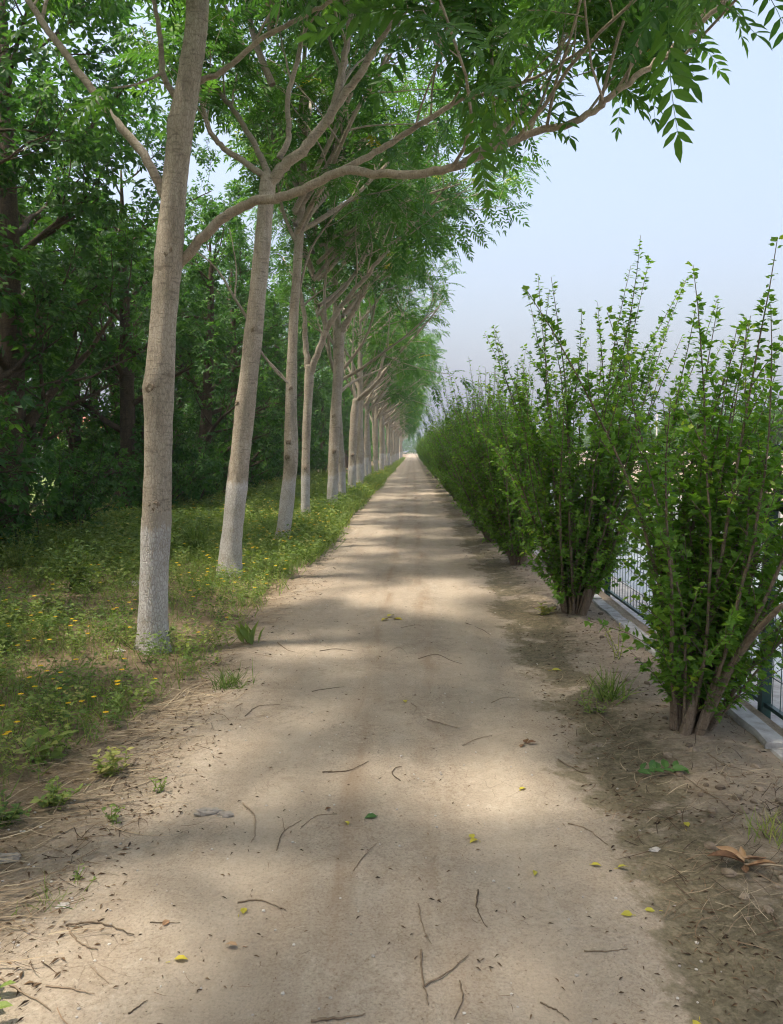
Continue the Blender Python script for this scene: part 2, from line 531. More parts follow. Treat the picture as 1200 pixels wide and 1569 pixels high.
# ------------------------------------------------------------------ setting: ground, path, canal, banks
def grid_lines(segs):
    """segs: (start, end, step)"""
    out = []
    for a, b, s in segs:
        out.append(np.arange(a, b - 1e-6, s))
    out.append([segs[-1][1]])
    return np.concatenate(out)


def sheet(name, xs, ys, hf, mat, smooth=True):
    X, Y = np.meshgrid(xs, ys)
    Z = hf(X, Y)
    v = np.stack([X, Y, Z], -1).reshape(-1, 3)
    nx, ny = len(xs), len(ys)
    i = np.arange(ny - 1)[:, None]; j = np.arange(nx - 1)[None]
    f = np.stack([i * nx + j, i * nx + j + 1, (i + 1) * nx + j + 1, (i + 1) * nx + j], -1).reshape(-1, 4)
    o = put(name, mesh_of(name, v, [f], mat, smooth))
    tag(o, kind='structure')
    return o


YL = grid_lines([(-30, 0, 1.5), (0, 1.6, .2), (1.6, 6, .03), (6, 12, .06), (12, 24, .15), (24, 60, .5), (60, 160, 4), (160, 600, 40)])
XL = grid_lines([(-500, -60, 40), (-60, -14, 4), (-14, -5, .4), (-5, -2.6, .1), (-2.6, 2.1, .04)])
sheet('ground', XL, YL, lambda x, y: H(x, y), M['ground'])
sheet('path', grid_lines([(-1.95, 1.4, .03)]), YL, HP, M['ground'])

apron = MB()
box(apron, 2.02, 2.62, -8, 300, -.5, -.03)
tag(apron.build('canal_edge_pavement', M['concrete']), kind='structure')
wt = MB()
wt.add([(2.62, -8, -.3), (14, -8, -.3), (14, 500, -.3), (2.62, 500, -.3)], np.array([[0, 1, 2, 3]]))
tag(wt.build('water', M['water']), kind='structure')


def bank_h(x, y):
    return -.8 + 1.75 * sst(9.5, 14.5, x) + .1 * wob(x, y, .3) + .05 * wob(x, y, .9, 4)


sheet('far_terrain', grid_lines([(9, 18, .4), (18, 60, 3), (60, 500, 40)]), grid_lines([(-20, 0, 4), (0, 90, .8), (90, 600, 15)]), bank_h, M['bank'])

# kerb: weathered concrete stones along the foot of the fence
kerb = put('kerb', None); tag(kerb, kind='structure')
y = 1.0; ks = []
kr = random.Random(4)
for i in range(60):
    L = .99 if i < 45 else 6.0
    mb = MB()
    n = 6
    yy = np.linspace(0, L, n)
    rr = np.random.default_rng(i)
    vs = []
    for a in yy:
        j = rr.normal(0, .004, 8)
        vs += [(-.065 + j[0], a, -.12), (-.065 + j[1], a, .035 + j[2]), (-.055 + j[1], a, .05 + j[2]), (.055 + j[3], a, .052 + j[4]), (.065 + j[3], a, .04 + j[4]), (.065, a, -.12)]
    k = 6
    f = [[s * k + t, (s + 1) * k + t, (s + 1) * k + t + 1, s * k + t + 1] for s in range(n - 1) for t in range(k - 1)]
    mb.add(vs, [np.array(f), np.array([[0, 1, 2, 3, 4, 5], [(n - 1) * k + 5 - t for t in range(6)]])], rr.uniform(.35, .65))
    o = mb.build('kerb_stone', M['concrete'], kerb)
    o.location = (1.93 + kr.uniform(-.012, .012), y, kr.uniform(-.012, .014))
    o.rotation_euler = (kr.uniform(-.008, .008), kr.uniform(-.03, .03), kr.uniform(-.012, .012))
    y += L + .012

# ------------------------------------------------------------------ leaf templates
def leaflet(pts_y, half_w, fold, L):
    """midrib strip: returns verts and quads/tris of one leaflet along +y"""
    v = [(0, 0, 0)]; 
    for a, w in zip(pts_y, half_w):
        v += [(-w, a, fold * w), (0, a, 0), (w, a, fold * w)]
    v += [(0, 1, -.08)]
    n = len(pts_y); f3 = [[0, 2, 1], [0, 3, 2]]; f4 = []
    for i in range(n - 1):
        b = 1 + 3 * i
        f4 += [[b, b + 1, b + 4, b + 3], [b + 1, b + 2, b + 5, b + 4]]
    b = 1 + 3 * (n - 1); t = len(v) - 1
    f3 += [[b, b + 1, t], [b + 1, b + 2, t]]
    return np.array(v, float) * [L, L, L], [np.array(f3)] + ([np.array(f4)] if f4 else [])


def pinnate(npairs, L, leaf_l, near, rng, droop=.35, hang=.45):
    """a compound leaf: rachis + paired leaflets + end leaflet, along +y, unit metres"""
    mb = MB()
    lv, lf = leaflet([.3, .65], [.15, .13], .3, 1.0) if near else (np.array([(0, 0, 0), (-.16, .4, .05), (0, 1, -.06), (.16, .4, .05)], float), [np.array([[0, 3, 2, 1]])])
    t = np.linspace(0, 1, 7)
    rach = np.stack([0 * t, L * t * (1 - .12 * t), -droop * L * t ** 2], -1)
    if near:
        tube(mb, rach, np.linspace(.0028, .001, 7), 3, tint=.75)
    pos, al, nr, sc = [], [], [], []
    for i in range(npairs):
        s = .16 + .82 * i / (npairs - 1)
        p = np.array([np.interp(s, t, rach[:, k]) for k in range(3)])
        for sd_ in (-1, 1):
            d = np.array([sd_ * (.95 + rng.normal(0, .08)), .45 + rng.normal(0, .1) + .4 * s, -hang + rng.normal(0, .18)])
            pos.append(p); al.append(d)
            nr.append([sd_ * -.25 + rng.normal(0, .2), rng.normal(0, .2) + .2, 1]); sc.append(leaf_l * (.75 + .35 * math.sin(math.pi * min(1, s * .9 + .1))) * rng.uniform(.85, 1.1))
    pos.append(rach[-1]); al.append([rng.normal(0, .1), 1, -.6]); nr.append([0, .5, 1]); sc.append(leaf_l)
    bake(mb, lv, lf, pos, al, nr, sc, .5)
    fs3 = np.concatenate([f for f in mb.f if f.shape[1] == 3]) if any(f.shape[1] == 3 for f in mb.f) else None
    fs4 = np.concatenate([f for f in mb.f if f.shape[1] == 4]) if any(f.shape[1] == 4 for f in mb.f) else None
    return np.concatenate(mb.v), [f for f in (fs3, fs4) if f is not None]


trng = np.random.default_rng(3)
PIN_NEAR = [pinnate(7 + (i % 3), .40 + .04 * i, .108, True, trng, .15 + .1 * i) for i in range(4)]
PIN_FAR = [pinnate(6 + (i % 2), .46, .13, False, trng, .2 + .12 * i) for i in range(3)]
# three-lobed shrub leaf (fan about its middle)
LOBE = (np.array([(0, .42, 0), (0, 0, 0), (-.34, .22, .06), (-.36, .5, .04), (-.17, .6, .05), (0, 1.0, -.1), (.17, .6, .05), (.36, .5, .04), (.34, .22, .06)], float),
        [np.array([[0, i, i + 1] for i in range(8, 0, -1) if i < 8] + [[0, 8, 1]])[:, [0, 2, 1]]])
OVAL = leaflet([.28, .62], [.24, .22], .25, 1.0)
DIAM = (np.array([(0, 0, 0), (-.27, .42, .07), (0, 1, -.1), (.27, .42, .07)], float), [np.array([[0, 3, 2], [0, 2, 1]])])
# spray of the wood trees: five ovate leaflets as one template
_s = MB()
bake(_s, DIAM[0], DIAM[1], [(0, .12, 0), (0, .1, 0), (0, .1, 0), (0, .03, 0), (0, .03, 0)], [(0, 1, -.3), (-.8, .6, -.3), (.8, .6, -.3), (-1, .2, -.4), (1, .2, -.4)], [(0, .2, 1), (.3, 0, 1), (-.3, 0, 1), (.2, .1, 1), (-.2, .1, 1)], [.11, .1, .1, .085, .085], .5)
SPRAY = (np.concatenate(_s.v), [np.concatenate(_s.f)])


# ------------------------------------------------------------------ growing branches
def polyline(rng, p, d, L, n, bend, lift):
    pts = [np.array(p, float)]
    d = norm(d)
    drift = rng.normal(0, bend, 3)
    for i in range(n):
        d = norm(d + drift * .5 + rng.normal(0, bend, 3) + np.array([0, 0, lift]))
        pts.append(pts[-1] + d * L / n)
    return np.array(pts)


def side_dir(rng, t, ang):
    t = norm(t)
    r = norm(np.cross(t, rng.normal(0, 1, 3)))
    return t * math.cos(ang) + r * math.sin(ang)


def sprout(rng, mb, pts, rad, level, tips, nchild, t0=.35, keep=None):
    """side shoots on an existing limb; level counts down to leaf-bearing twigs"""
    n = len(pts)
    L = np.linalg.norm(np.diff(pts, axis=0), axis=1).sum()
    for c in range(nchild):
        t = t0 + (1 - t0) * (c + rng.uniform(.2, .9)) / nchild
        i = min(n - 2, int(t * (n - 1)))
        p = pts[i] + (pts[i + 1] - pts[i]) * (t * (n - 1) - i)
        d = side_dir(rng, pts[i + 1] - pts[i], rng.uniform(.55, 1.1))
        d = norm(d + [0, 0, .25])
        l = (L * rng.uniform(.38, .6)) * (1.15 - .4 * t) if level > 0 else rng.uniform(.3, .6)
        l = max(.3, min(l, 2.2))
        r = max(.004, rad[i] * rng.uniform(.4, .6))
        q = polyline(rng, p, d, l, 6, .11, .05)
        if keep is not None and not keep(q[-1]): continue
        rr = np.linspace(r, max(.003, r * .35), 7)
        tube(mb, q, rr, 5 if level > 0 else 3)
        if level > 0:
            sprout(rng, mb, q, rr, level - 1, tips, 4 if level == 1 else 5, .3, keep)
        tips.append(q)


def leaves_on(rng, mb, tips, temps, per, keep=None, hang=.35, size=1.0):
    pos, al, nr = [], [], []
    for q in tips:
        for c in range(per):
            t = 1 - .55 * (c / per) ** 1.1
            i = min(len(q) - 2, int(t * (len(q) - 1) - 1e-6))
            p = q[i] + (q[i + 1] - q[i]) * (t * (len(q) - 1) - i)
            if keep is not None and not keep(p): continue
            d = side_dir(rng, q[i + 1] - q[i], rng.uniform(.5, 1.25))
            d = norm(d * [1, 1, .7] + [0, 0, -hang * rng.uniform(.2, 1.4)])
            pos.append(p); al.append(d); nr.append(norm(np.array([rng.normal(0, .35), rng.normal(0, .35), 1.0])))
    if not pos: return
    pos, al, nr = map(np.array, (pos, al, nr))
    pick = rng.integers(0, len(temps), len(pos))
    for k, (tv, tf) in enumerate(temps):
        m = pick == k
        tn = np.clip(rng.normal(.42, .17, m.sum()), 0, .95)
        tn[rng.random(m.sum()) < .003] = 1.0
        bake(mb, tv, tf, pos[m], al[m], nr[m], rng.uniform(.75, 1.15, m.sum()) * size, tn)


def trunk_mesh(rng, pts, rad, knots, flare=.25):
    """knotty trunk tube: returns (trunk MB, lime MB, ring data)"""
    n = 70
    P_, R_ = spline(pts, n, rad)
    z = P_[:, 2]
    R_ = R_ * (1 + flare * np.exp(-np.maximum(z - z[0], 0) / .12))
    k = 20
    an = np.arange(k) / k * 2 * np.pi
    D = 1 + .035 * np.sin(3 * an[None] + 2.2 * z[:, None] + rng.uniform(0, 6)) + .025 * np.sin(5 * an[None] - 3.7 * z[:, None]) + .018 * rng.normal(0, 1, (n, k))
    D = D + .03 * np.sin(6.5 * z + rng.uniform(0, 6))[:, None]
    for (kz, ka, amp, w) in knots:
        kb = math.atan2(-math.cos(ka - math.pi / 2), math.sin(ka - math.pi / 2))
        da = (an[None] - kb + np.pi) % (2 * np.pi) - np.pi
        D = D + amp * np.exp(-((z[:, None] - z[0] - kz) / w) ** 2 - (da / .6) ** 2)
    D = D + np.exp(-np.maximum(z - z[0], 0) / .08)[:, None] * .18 * np.sin(4 * an + rng.uniform(0, 6))[None]
    tr = MB()
    tube(tr, P_, R_, k, D)
    return tr, P_, R_, D


def lime_sleeve(rng, P_, R_, D, hgt):
    k = D.shape[1]
    m = int(np.searchsorted(P_[:, 2] - P_[0, 2], hgt))
    m = max(m, 4)
    Pp = P_[:m + 1].copy(); Rr = R_[:m + 1] + .004; Dd = D[:m + 1].copy()
    mb = MB()
    # resample so that the upper edge is ragged
    tg = norm(np.gradient(Pp, axis=0))
    tube(mb, Pp, Rr, k, Dd, cap=False)
    v = mb.v[0]
    top = slice(m * k, (m + 1) * k)
    v[top] += np.outer(rng.normal(0, .06, k), [0, 0, 1])
    v[top] += (Pp[-1] - v[top]) * [[.06, .06, 0]]
    zz = v[:, 2] - P_[0, 2]
    mb.t[0] = np.clip(np.minimum((hgt - zz) / .22, .35 + zz / .25), 0, 1)
    return mb


def knot_mesh(rng, R):
    """an old branch scar: a lipped ring round a sunken eye, facing +x"""
    mb = MB()
    k = 12; prof = [(1.2, -.3), (.9, .02), (.6, .12), (.42, .06), (.2, -.1), (.02, -.14)]
    an = np.arange(k) / k * 2 * np.pi
    V = []
    for (r, h) in prof:
        q = r * (1 + .3 * np.sin(2 * an + 1) + .2 * rng.normal(0, 1, k))
        V.append(np.stack([np.full(k, h * R) + rng.normal(0, .03 * R, k), np.cos(an) * q * R * .85, np.sin(an) * q * R * 1.15], -1))
    V = np.concatenate(V)
    i = np.arange(len(prof) - 1)[:, None]; j = np.arange(k)[None]
    f = np.stack([i * k + j, i * k + (j + 1) % k, (i + 1) * k + (j + 1) % k, (i + 1) * k + j], -1).reshape(-1, 4)
    mb.add(V, f)
    return mb


ORD = "zeroth first second third fourth fifth sixth seventh eighth ninth tenth eleventh twelfth thirteenth fourteenth fifteenth sixteenth seventeenth eighteenth nineteenth twentieth".split()
ROWG = 'whitewashed trees in a row beside the path'


def photo_tree(seed, Y, trunk, limbs, label, lime, knots, crown, near=True, bare=False, leaf_size=1.0, prune=None):
    """a tree whose trunk and limbs are measured in the photograph (pixels, with depth)
    trunk: list of (u, v, width px); limbs: list of (points (u,v,Y), r0, r1, leafy level, children, start)"""
    rng = np.random.default_rng(seed)
    base = P(trunk[0][0], trunk[0][1], Y)
    base[2] = float(H(base[0], base[1])) - .02
    root = empty('whitewashed_tree', base)
    tag(root, label, 'tree', ROWG)
    sc = Y / FPX
    pts = [np.zeros(3)] + [P(u, v, Y) - base for u, v, w in trunk[1:]]
    rad = [w * sc / 2 for u, v, w in trunk]
    up = crown.get('top')
    if up:
        for (dx, dy, z, r) in up:
            pts.append(np.array([dx, dy, z])); rad.append(r)
    tr, P_, R_, D = trunk_mesh(rng, pts, rad, knots)
    to = tr.build('trunk', M['bark'], root, True)
    if lime:
        lime_sleeve(rng, P_, R_, D, lime).build('lime_wash', M['lime'], root, True)
    for (kz, ka, amp, w) in knots:
        i = int(np.argmin(np.abs(P_[:, 2] - P_[0, 2] - kz)))
        ko = knot_mesh(rng, R_[i] * .34).build('knot', M['knot'], to, True)
        fx = math.radians(-90) + ka
        ko.location = P_[i] + np.array([math.cos(fx), math.sin(fx), 0]) * R_[i] * (.98 + amp * .8)
        ko.rotation_euler = (0, 0, fx)
    tips_all = []
    for (lp, r0, r1, lev, nch, t0) in limbs:
        q = np.array([P(*a) - base for a in lp])
        n = max(8, len(q) * 5)
        q, rr = spline(q, n, np.linspace(r0, r1, len(q)))
        q = q + np.vstack([np.zeros(3), rng.normal(0, r0 * .12, (n - 1, 3))])
        mb = MB()
        tube(mb, q, rr, 9)
        tips = []
        if nch:
            sprout(rng, mb, q, rr, lev, tips, nch, t0, (lambda a: prune(*proj(a + base))) if prune else None)
        if r1 < .02 and nch and not bare: tips.append(q[-6:])
        mb.build('limb', M['limb'], root, True)
        if not bare: tips_all += tips
    # the rest of the head, above and beyond the frame
    tips = []
    for (dx, dy, z, l, tilt, az) in crown.get('limbs', []):
        d = np.array([math.sin(tilt) * math.sin(az), math.sin(tilt) * math.cos(az), math.cos(tilt)])
        q = polyline(rng, (dx, dy, z), d, l, 9, .06, .03)
        rr = np.linspace(.045, .014, 10)
        mb = MB()
        tube(mb, q, rr, 7)
        sprout(rng, mb, q, rr, 1, tips, 6, .3)
        mb.build('limb', M['limb'], root, True)
    cr = MB()
    leaves_on(rng, cr, tips_all, PIN_NEAR if near else PIN_FAR, crown.get('per', 5), size=leaf_size)
    leaves_on(rng, cr, tips, PIN_FAR, 4)
    if cr.n:
        cr.build('crown', M['leaf_row'], root)
    return root


def near_limbs(z, n, seed, l=(2.0, 3.0), dx=0, dy=0):
    r = random.Random(seed)
    return [(dx, dy, z + r.uniform(-.4, .8), r.uniform(*l), r.uniform(.35, 1.05), k * 6.283 / n + r.uniform(-.4, .4)) for k in range(n)]


def path_side(z, n, seed):
    r = random.Random(seed)
    return [(.3, r.uniform(-.2, .2), z + r.uniform(-.5, 1.6), r.uniform(2.9, 3.9), r.uniform(.75, 1.1), 1.57 + r.uniform(-1.0, 1.0)) for k in range(n)]


# the low branch of the first tree carries its leaves high over the path, none hang in front of the shrubs
def prune_first(u, v):
    if u < 300: return v < -25
    if u < 640: return v < 20
    return v < np.interp(u, [640, 720, 820, 930, 1010, 1100, 1250], [255, 240, 185, 130, 135, 125, 80])


# tree 1
photo_tree(1, 5.9,
    [(235, 1008, 42), (236, 900, 43), (240, 760, 42), (245, 600, 43), (252, 480, 39), (259, 385, 40), (268, 280, 37), (278, 190, 35), (291, 110, 34), (303, 0, 32)],
    [([(255, 305, 6.0), (222, 240, 6.0), (165, 170, 6.05), (110, 95, 6.1), (70, 40, 6.15), (30, -20, 6.2), (-10, -80, 6.3)], .038, .02, 1, 6, .6),
     ([(272, 155, 6.0), (250, 115, 5.95), (246, 60, 5.9), (236, 0, 5.85), (228, -60, 5.8)], .026, .012, 1, 5, .3),
     ([(250, 112, 5.95), (212, 128, 5.9), (170, 136, 5.8)], .011, .005, 0, 4, .3),
     ([(300, 128, 6.0), (345, 106, 5.9), (400, 60, 5.7), (460, 28, 5.5), (512, -2, 5.4), (560, -40, 5.3)], .022, .01, 1, 6, .3),
     ([(272, 408, 6.0), (300, 375, 5.92), (340, 335, 5.85), (385, 310, 5.75), (430, 302, 5.6), (480, 283, 5.5), (520, 263, 5.4), (580, 266, 5.25), (650, 266, 5.1), (710, 251, 5.0), (765, 225, 4.9), (830, 200, 4.8), (872, 190, 4.7), (915, 166, 4.6), (945, 140, 4.5), (1000, 100, 4.4), (1050, 56, 4.3), (1110, 5, 4.2), (1160, -40, 4.2)], .039, .011, 1, 24, .42),
     ([(518, 264, 5.4), (570, 236, 5.4), (620, 206, 5.35), (680, 168, 5.3), (712, 150, 5.25), (770, 138, 5.2), (840, 110, 5.1), (900, 70, 5.0)], .024, .008, 1, 11, .3),
     ([(708, 251, 5.0), (738, 226, 5.05), (770, 204, 5.1), (800, 170, 5.1)], .018, .009, 0, 5, .5)],
    'nearest whitewashed tree on the verge, its long low branch arching over the path', 1.05,
    [(1.17, .15, .15, .05), (2.1, -.25, .3, .1), (2.0, -1.3, .2, .06), (3.05, .2, .08, .05), (4.0, -1.4, .2, .07)],
    dict(top=[(.45, .1, 6.2, .07), (.5, .15, 7.4, .035)], limbs=near_limbs(5.4, 6, 2, dx=.42, dy=.1), per=5), prune=prune_first)
# tree 2
photo_tree(2, 9.3,
    [(352, 895, 36), (358, 800, 31), (372, 660, 30), (390, 500, 27), (401, 390, 24), (409, 290, 24), (414, 268, 22)],
    [([(412, 276, 9.3), (385, 255, 9.25), (345, 228, 9.2), (322, 200, 9.1), (308, 150, 9.0), (300, 100, 8.9)], .042, .02, 1, 6, .5),
     ([(412, 268, 9.3), (392, 225, 9.35), (362, 175, 9.4), (330, 135, 9.5), (300, 95, 9.6)], .042, .02, 1, 6, .5),
     ([(428, 243, 9.25), (442, 212, 9.25), (441, 150, 9.2), (456, 90, 9.1), (470, 20, 9.0), (480, -50, 9)], .038, .018, 1, 7, .45),
     ([(410, 285, 9.3), (440, 250, 9.2), (478, 214, 9.1), (508, 172, 9.0), (524, 110, 8.9), (533, 45, 8.9), (540, -40, 8.9)], .07, .028, 1, 7, .5),
     ([(495, 192, 9.05), (530, 142, 8.9), (562, 98, 8.7), (590, 50, 8.5), (622, 12, 8.3), (700, 20, 7.9), (770, 0, 7.6), (840, -10, 7.3)], .05, .012, 1, 13, .35),
     ([(386, 500, 9.3), (357, 452, 9.2), (332, 412, 9.1), (300, 384, 9.0)], .02, .006, 0, 0, .5),
     ([(360, 455, 9.2), (362, 410, 9.2), (352, 350, 9.2)], .011, .005, 0, 0, .5),
     ([(397, 535, 9.3), (420, 566, 9.35), (442, 588, 9.4)], .014, .01, 0, 0, .5)],
    'second whitewashed tree from the viewer, leaning right and forking into several pale limbs', 1.25,
    [(2.1, -.9, .15, .05), (3.0, .3, .06, .05)],
    dict(limbs=near_limbs(6.2, 6, 5, dx=.6), per=4))
# tree 3
photo_tree(3, 12.3,
    [(430, 846, 25), (436, 805, 21), (443, 740, 20), (446, 700, 22), (446, 600, 17), (450, 500, 14), (456, 400, 13), (461, 330, 12), (466, 240, 10), (470, 150, 8)],
    [([(446, 590, 12.3), (420, 562, 12.2), (398, 538, 12.2)], .018, .012, 0, 0, .5),
     ([(458, 380, 12.3), (436, 330, 12.2), (424, 270, 12.0), (415, 200, 12)], .035, .012, 1, 7, .4),
     ([(459, 360, 12.3), (490, 300, 12.2), (510, 230, 12.0), (520, 150, 12)], .035, .012, 1, 7, .4),
     ([(453, 470, 12.3), (470, 400, 12.4), (490, 360, 12.5), (535, 310, 12.2), (600, 290, 11.8)], .022, .008, 1, 5, .5)],
    'third whitewashed tree from the viewer, burls on its trunk and a crooked foot', 1.15,
    [(1.5, -.3, .35, .08), (1.75, -.2, .35, .08), (2.6, .1, .2, .06)],
    dict(limbs=near_limbs(6.0, 5, 8, dx=.35) + path_side(4.8, 5, 81), per=5), near=False)
# tree 4
photo_tree(4, 16.0,
    [(469, 812, 15), (468, 760, 13), (470, 660, 13), (473, 590, 14), (474, 560, 13)],
    [([(473, 575, 16), (468, 520, 16), (466, 480, 16), (455, 420, 16), (448, 350, 16)], .07, .02, 1, 8, .5),
     ([(474, 575, 16), (490, 532, 15.9), (503, 500, 15.8), (528, 462, 15.6), (560, 425, 15.3), (605, 372, 14.9), (655, 320, 14.5), (690, 280, 14)], .075, .015, 1, 10, .5),
     ([(498, 515, 15.8), (497, 470, 15.8), (500, 400, 15.8), (505, 320, 15.7)], .045, .014, 1, 7, .45)],
    'fourth whitewashed tree from the viewer, slim and forked, one limb reaching over the path', 1.1,
    [(1.2, .1, .2, .06)],
    dict(limbs=near_limbs(5.4, 5, 12, dx=.2) + path_side(4.8, 5, 82), per=5), near=False)
# tree 5
photo_tree(5, 19.4,
    [(508, 792, 16), (510, 740, 16), (514, 640, 16), (519, 560, 15), (521, 505, 14)],
    [([(520, 510, 19.4), (515, 450, 19.4), (510, 380, 19.3), (505, 300, 19.3)], .08, .02, 1, 9, .45),
     ([(521, 512, 19.4), (535, 488, 19.2), (550, 462, 19), (575, 400, 18.6), (600, 330, 18.3)], .09, .02, 1, 9, .4),
     ([(518, 540, 19.4), (500, 505, 19.3), (485, 460, 19.3), (470, 400, 19.2)], .04, .012, 1, 7, .45)],
    'fifth whitewashed tree from the viewer, thick straight brown trunk with dark scars', 1.0,
    [(1.6, .2, .2, .06), (2.4, -.2, .2, .06)],
    dict(limbs=near_limbs(6.0, 5, 15, dx=.3) + path_side(5.0, 5, 83), per=5), near=False)
# the bare forked tree further on
photo_tree(7, 26.5,
    [(539, 760, 13), (540, 700, 12), (543, 640, 12), (546, 612, 11)],
    [([(546, 615, 26.5), (575, 588, 26), (600, 556, 25.5), (640, 510, 24.8), (665, 480, 24.3), (685, 452, 24)], .075, .012, 0, 7, .5),
     ([(578, 583, 26), (590, 540, 25.8), (600, 515, 25.6), (618, 480, 25.3), (630, 450, 25)], .05, .012, 0, 6, .5),
     ([(590, 540, 25.8), (597, 490, 25.8), (597, 440, 25.8)], .03, .01, 0, 4, .5),
     ([(546, 615, 26.5), (540, 580, 26.5), (541, 520, 26.5), (545, 460, 26.4)], .06, .015, 0, 5, .5)],
    'whitewashed tree with bare pale leafless limbs forking out over the path', 1.1, [(1.4, .2, .2, .08)],
    dict(limbs=near_limbs(5.8, 4, 18, dx=-.1) + path_side(6.0, 4, 84)), near=False, bare=True)


# generic trees of the row: four kinds, copied on down the path
def row_proto(seed, lime):
    rng = np.random.default_rng(seed)
    z0 = rng.uniform(2.9, 3.8)
    lean = rng.normal(0, .12, 2)
    pts = [(0, 0, -.03), (lean[0] * .2, lean[1] * .2, 1.2), (lean[0] * .7, lean[1] * .7, 2.4), (lean[0], lean[1], z0), (lean[0] * 1.4, lean[1] * 1.3, z0 + 1.6), (lean[0] * 1.3, lean[1], z0 + 3.2)]
    r0 = rng.uniform(.115, .14)
    rad = [r0, r0 * .95, r0 * .9, r0 * .8, r0 * .5, r0 * .2]
    tr, P_, R_, D = trunk_mesh(rng, pts, rad, [(1.4, 2, .2, .06), (2.2, 4, .2, .06)])
    out = [('trunk', tr.mesh('trunk', M['bark'], True)), ('lime_wash', lime_sleeve(rng, P_, R_, D, lime).mesh('lime_wash', M['lime'], True))]
    tips = []
    nl = 10
    for k in range(nl):
        z = z0 + rng.uniform(-.5, .25) if k < 5 else z0 + rng.uniform(1, 2.6)
        az = (0.0, 2.3, .75, -2.2, -.75, .2, 3.0, -1.2, 1.2, -.3)[k] + rng.uniform(-.3, .3)
        tilt = rng.uniform(.75, 1.1) if k in (0, 2, 4, 5, 9) else rng.uniform(.4, .8)
        i = int(np.argmin(np.abs(P_[:, 2] - z)))
        d = np.array([math.sin(tilt) * math.cos(az), math.sin(tilt) * math.sin(az), math.cos(tilt)])
        q = polyline(rng, P_[i], d, rng.uniform(2.7, 3.7) if k in (0, 2, 4, 5, 9) else rng.uniform(2.0, 2.9), 9, .07, .03)
        rr = np.linspace(R_[i] * .55, .013, 10)
        mb = MB()
        tube(mb, q, rr, 7)
        sprout(rng, mb, q, rr, 1, tips, 6, .35)
        out.append(('limb', mb.mesh('limb', M['limb'], True)))
    cr = MB()
    leaves_on(rng, cr, tips, PIN_FAR, 4)
    out.append(('crown', cr.mesh('crown', M['leaf_row'])))
    return out


PROTO = [row_proto(40 + s, 1.0 + .1 * s) for s in range(4)]


def place_row(k, X, Y, rz, sc, label):
    o = empty('whitewashed_tree', (X, Y, float(H(X, Y)) - .01), rz, sc)
    tag(o, label, 'tree', ROWG)
    for nm, me in PROTO[k]:
        put(nm, me, o)


rr_ = random.Random(21)
row_Y = [22.9] + [30.0 + 3.5 * i for i in range(26)]
for i, Y in enumerate(row_Y):
    Y = Y + rr_.uniform(-.4, .4)
    nth = 6 if i == 0 else 7 + i
    if nth < len(ORD): lab = f'{ORD[nth]} whitewashed tree along the path, counting away from the viewer'
    else: lab = 'small whitewashed tree far down the path, past the twentieth in the row'
    place_row(i % 4, -2.13 + rr_.uniform(-.15, .15), Y, rr_.uniform(-.45, .45), rr_.uniform(.95, 1.12), lab)
for i in range(8):
    place_row((i + 2) % 4, -2.2 + rr_.uniform(-.15, .15), 121 + i * 6, rr_.uniform(-.45, .45), rr_.uniform(1.0, 1.15), 'small whitewashed tree far down the path, past the twentieth in the row')
# the row goes on beside and behind the viewer; these crowns shade the near path
for i, Y in enumerate((2.5, -1.1, -4.6)):
    place_row((i + 1) % 4, -2.35, Y, .5 * i - .5, 1.0, 'whitewashed tree beside or behind the viewer, its head shading the near path')


# ------------------------------------------------------------------ the wood behind the row
def wood_proto(seed):
    rng = np.random.default_rng(seed)
    hgt = rng.uniform(7.5, 9.5)
    lean = rng.normal(0, .25, 2)
    pts = [(0, 0, -.05), (lean[0] * .2, lean[1] * .2, 1.5), (lean[0] * .6, lean[1] * .6, 3.5), (lean[0], lean[1], 6), (lean[0], lean[1], hgt - .6)]
    r0 = rng.uniform(.13, .19)
    tr = MB()
    P_, R_ = spline(pts, 26, [r0 * 1.2, r0, r0 * .8, r0 * .45, .02])
    tube(tr, P_, R_, 10, 1 + .05 * rng.normal(0, 1, (26, 10)))
    out = [('trunk', tr.mesh('trunk', M['dark_bark'], True))]
    tips = []
    for k in range(16):
        z = .75 + (hgt - 1.7) * (k / 15) ** 1.05 + rng.uniform(-.2, .2)
        i = int(np.argmin(np.abs(P_[:, 2] - z)))
        az = k * 2.4 + rng.uniform(-.4, .4)
        tilt = rng.uniform(.75, 1.25)
        w = 1 - .5 * ((z - 3.5) / hgt) ** 2
        d = np.array([math.sin(tilt) * math.cos(az), math.sin(tilt) * math.sin(az), math.cos(tilt)])
        q = polyline(rng, P_[i], d, rng.uniform(1.7, 2.7) * w, 8, .1, .0)
        rr = np.linspace(max(.02, R_[i] * .45), .008, 9)
        mb = MB()
        tube(mb, q, rr, 6)
        sprout(rng, mb, q, rr, 1, tips, 6, .2)
        out.append(('limb', mb.mesh('limb', M['dark_bark'], True)))
    pos, al = [], []
    for q in tips:
        for c in range(6):
            t = rng.uniform(.15, 1)
            i = min(len(q) - 2, int(t * (len(q) - 1)))
            p = q[i] + (q[i + 1] - q[i]) * (t * (len(q) - 1) - i)
            pos.append(p + rng.normal(0, .05, 3)); al.append(norm(side_dir(rng, q[i + 1] - q[i], rng.uniform(.4, 1.3)) + [0, 0, -.35]))
    pos = np.array(pos); al = np.array(al)
    cr = MB()
    bake(cr, SPRAY[0], SPRAY[1], pos, al, norm(np.stack([rng.normal(0, .5, len(pos)), rng.normal(0, .5, len(pos)), np.ones(len(pos))], -1)), rng.uniform(.9, 1.5, len(pos)), np.clip(rng.normal(.45, .2, len(pos)), 0, 1))
    out.append(('crown', cr.mesh('crown', M['leaf_wood'])))
    return out


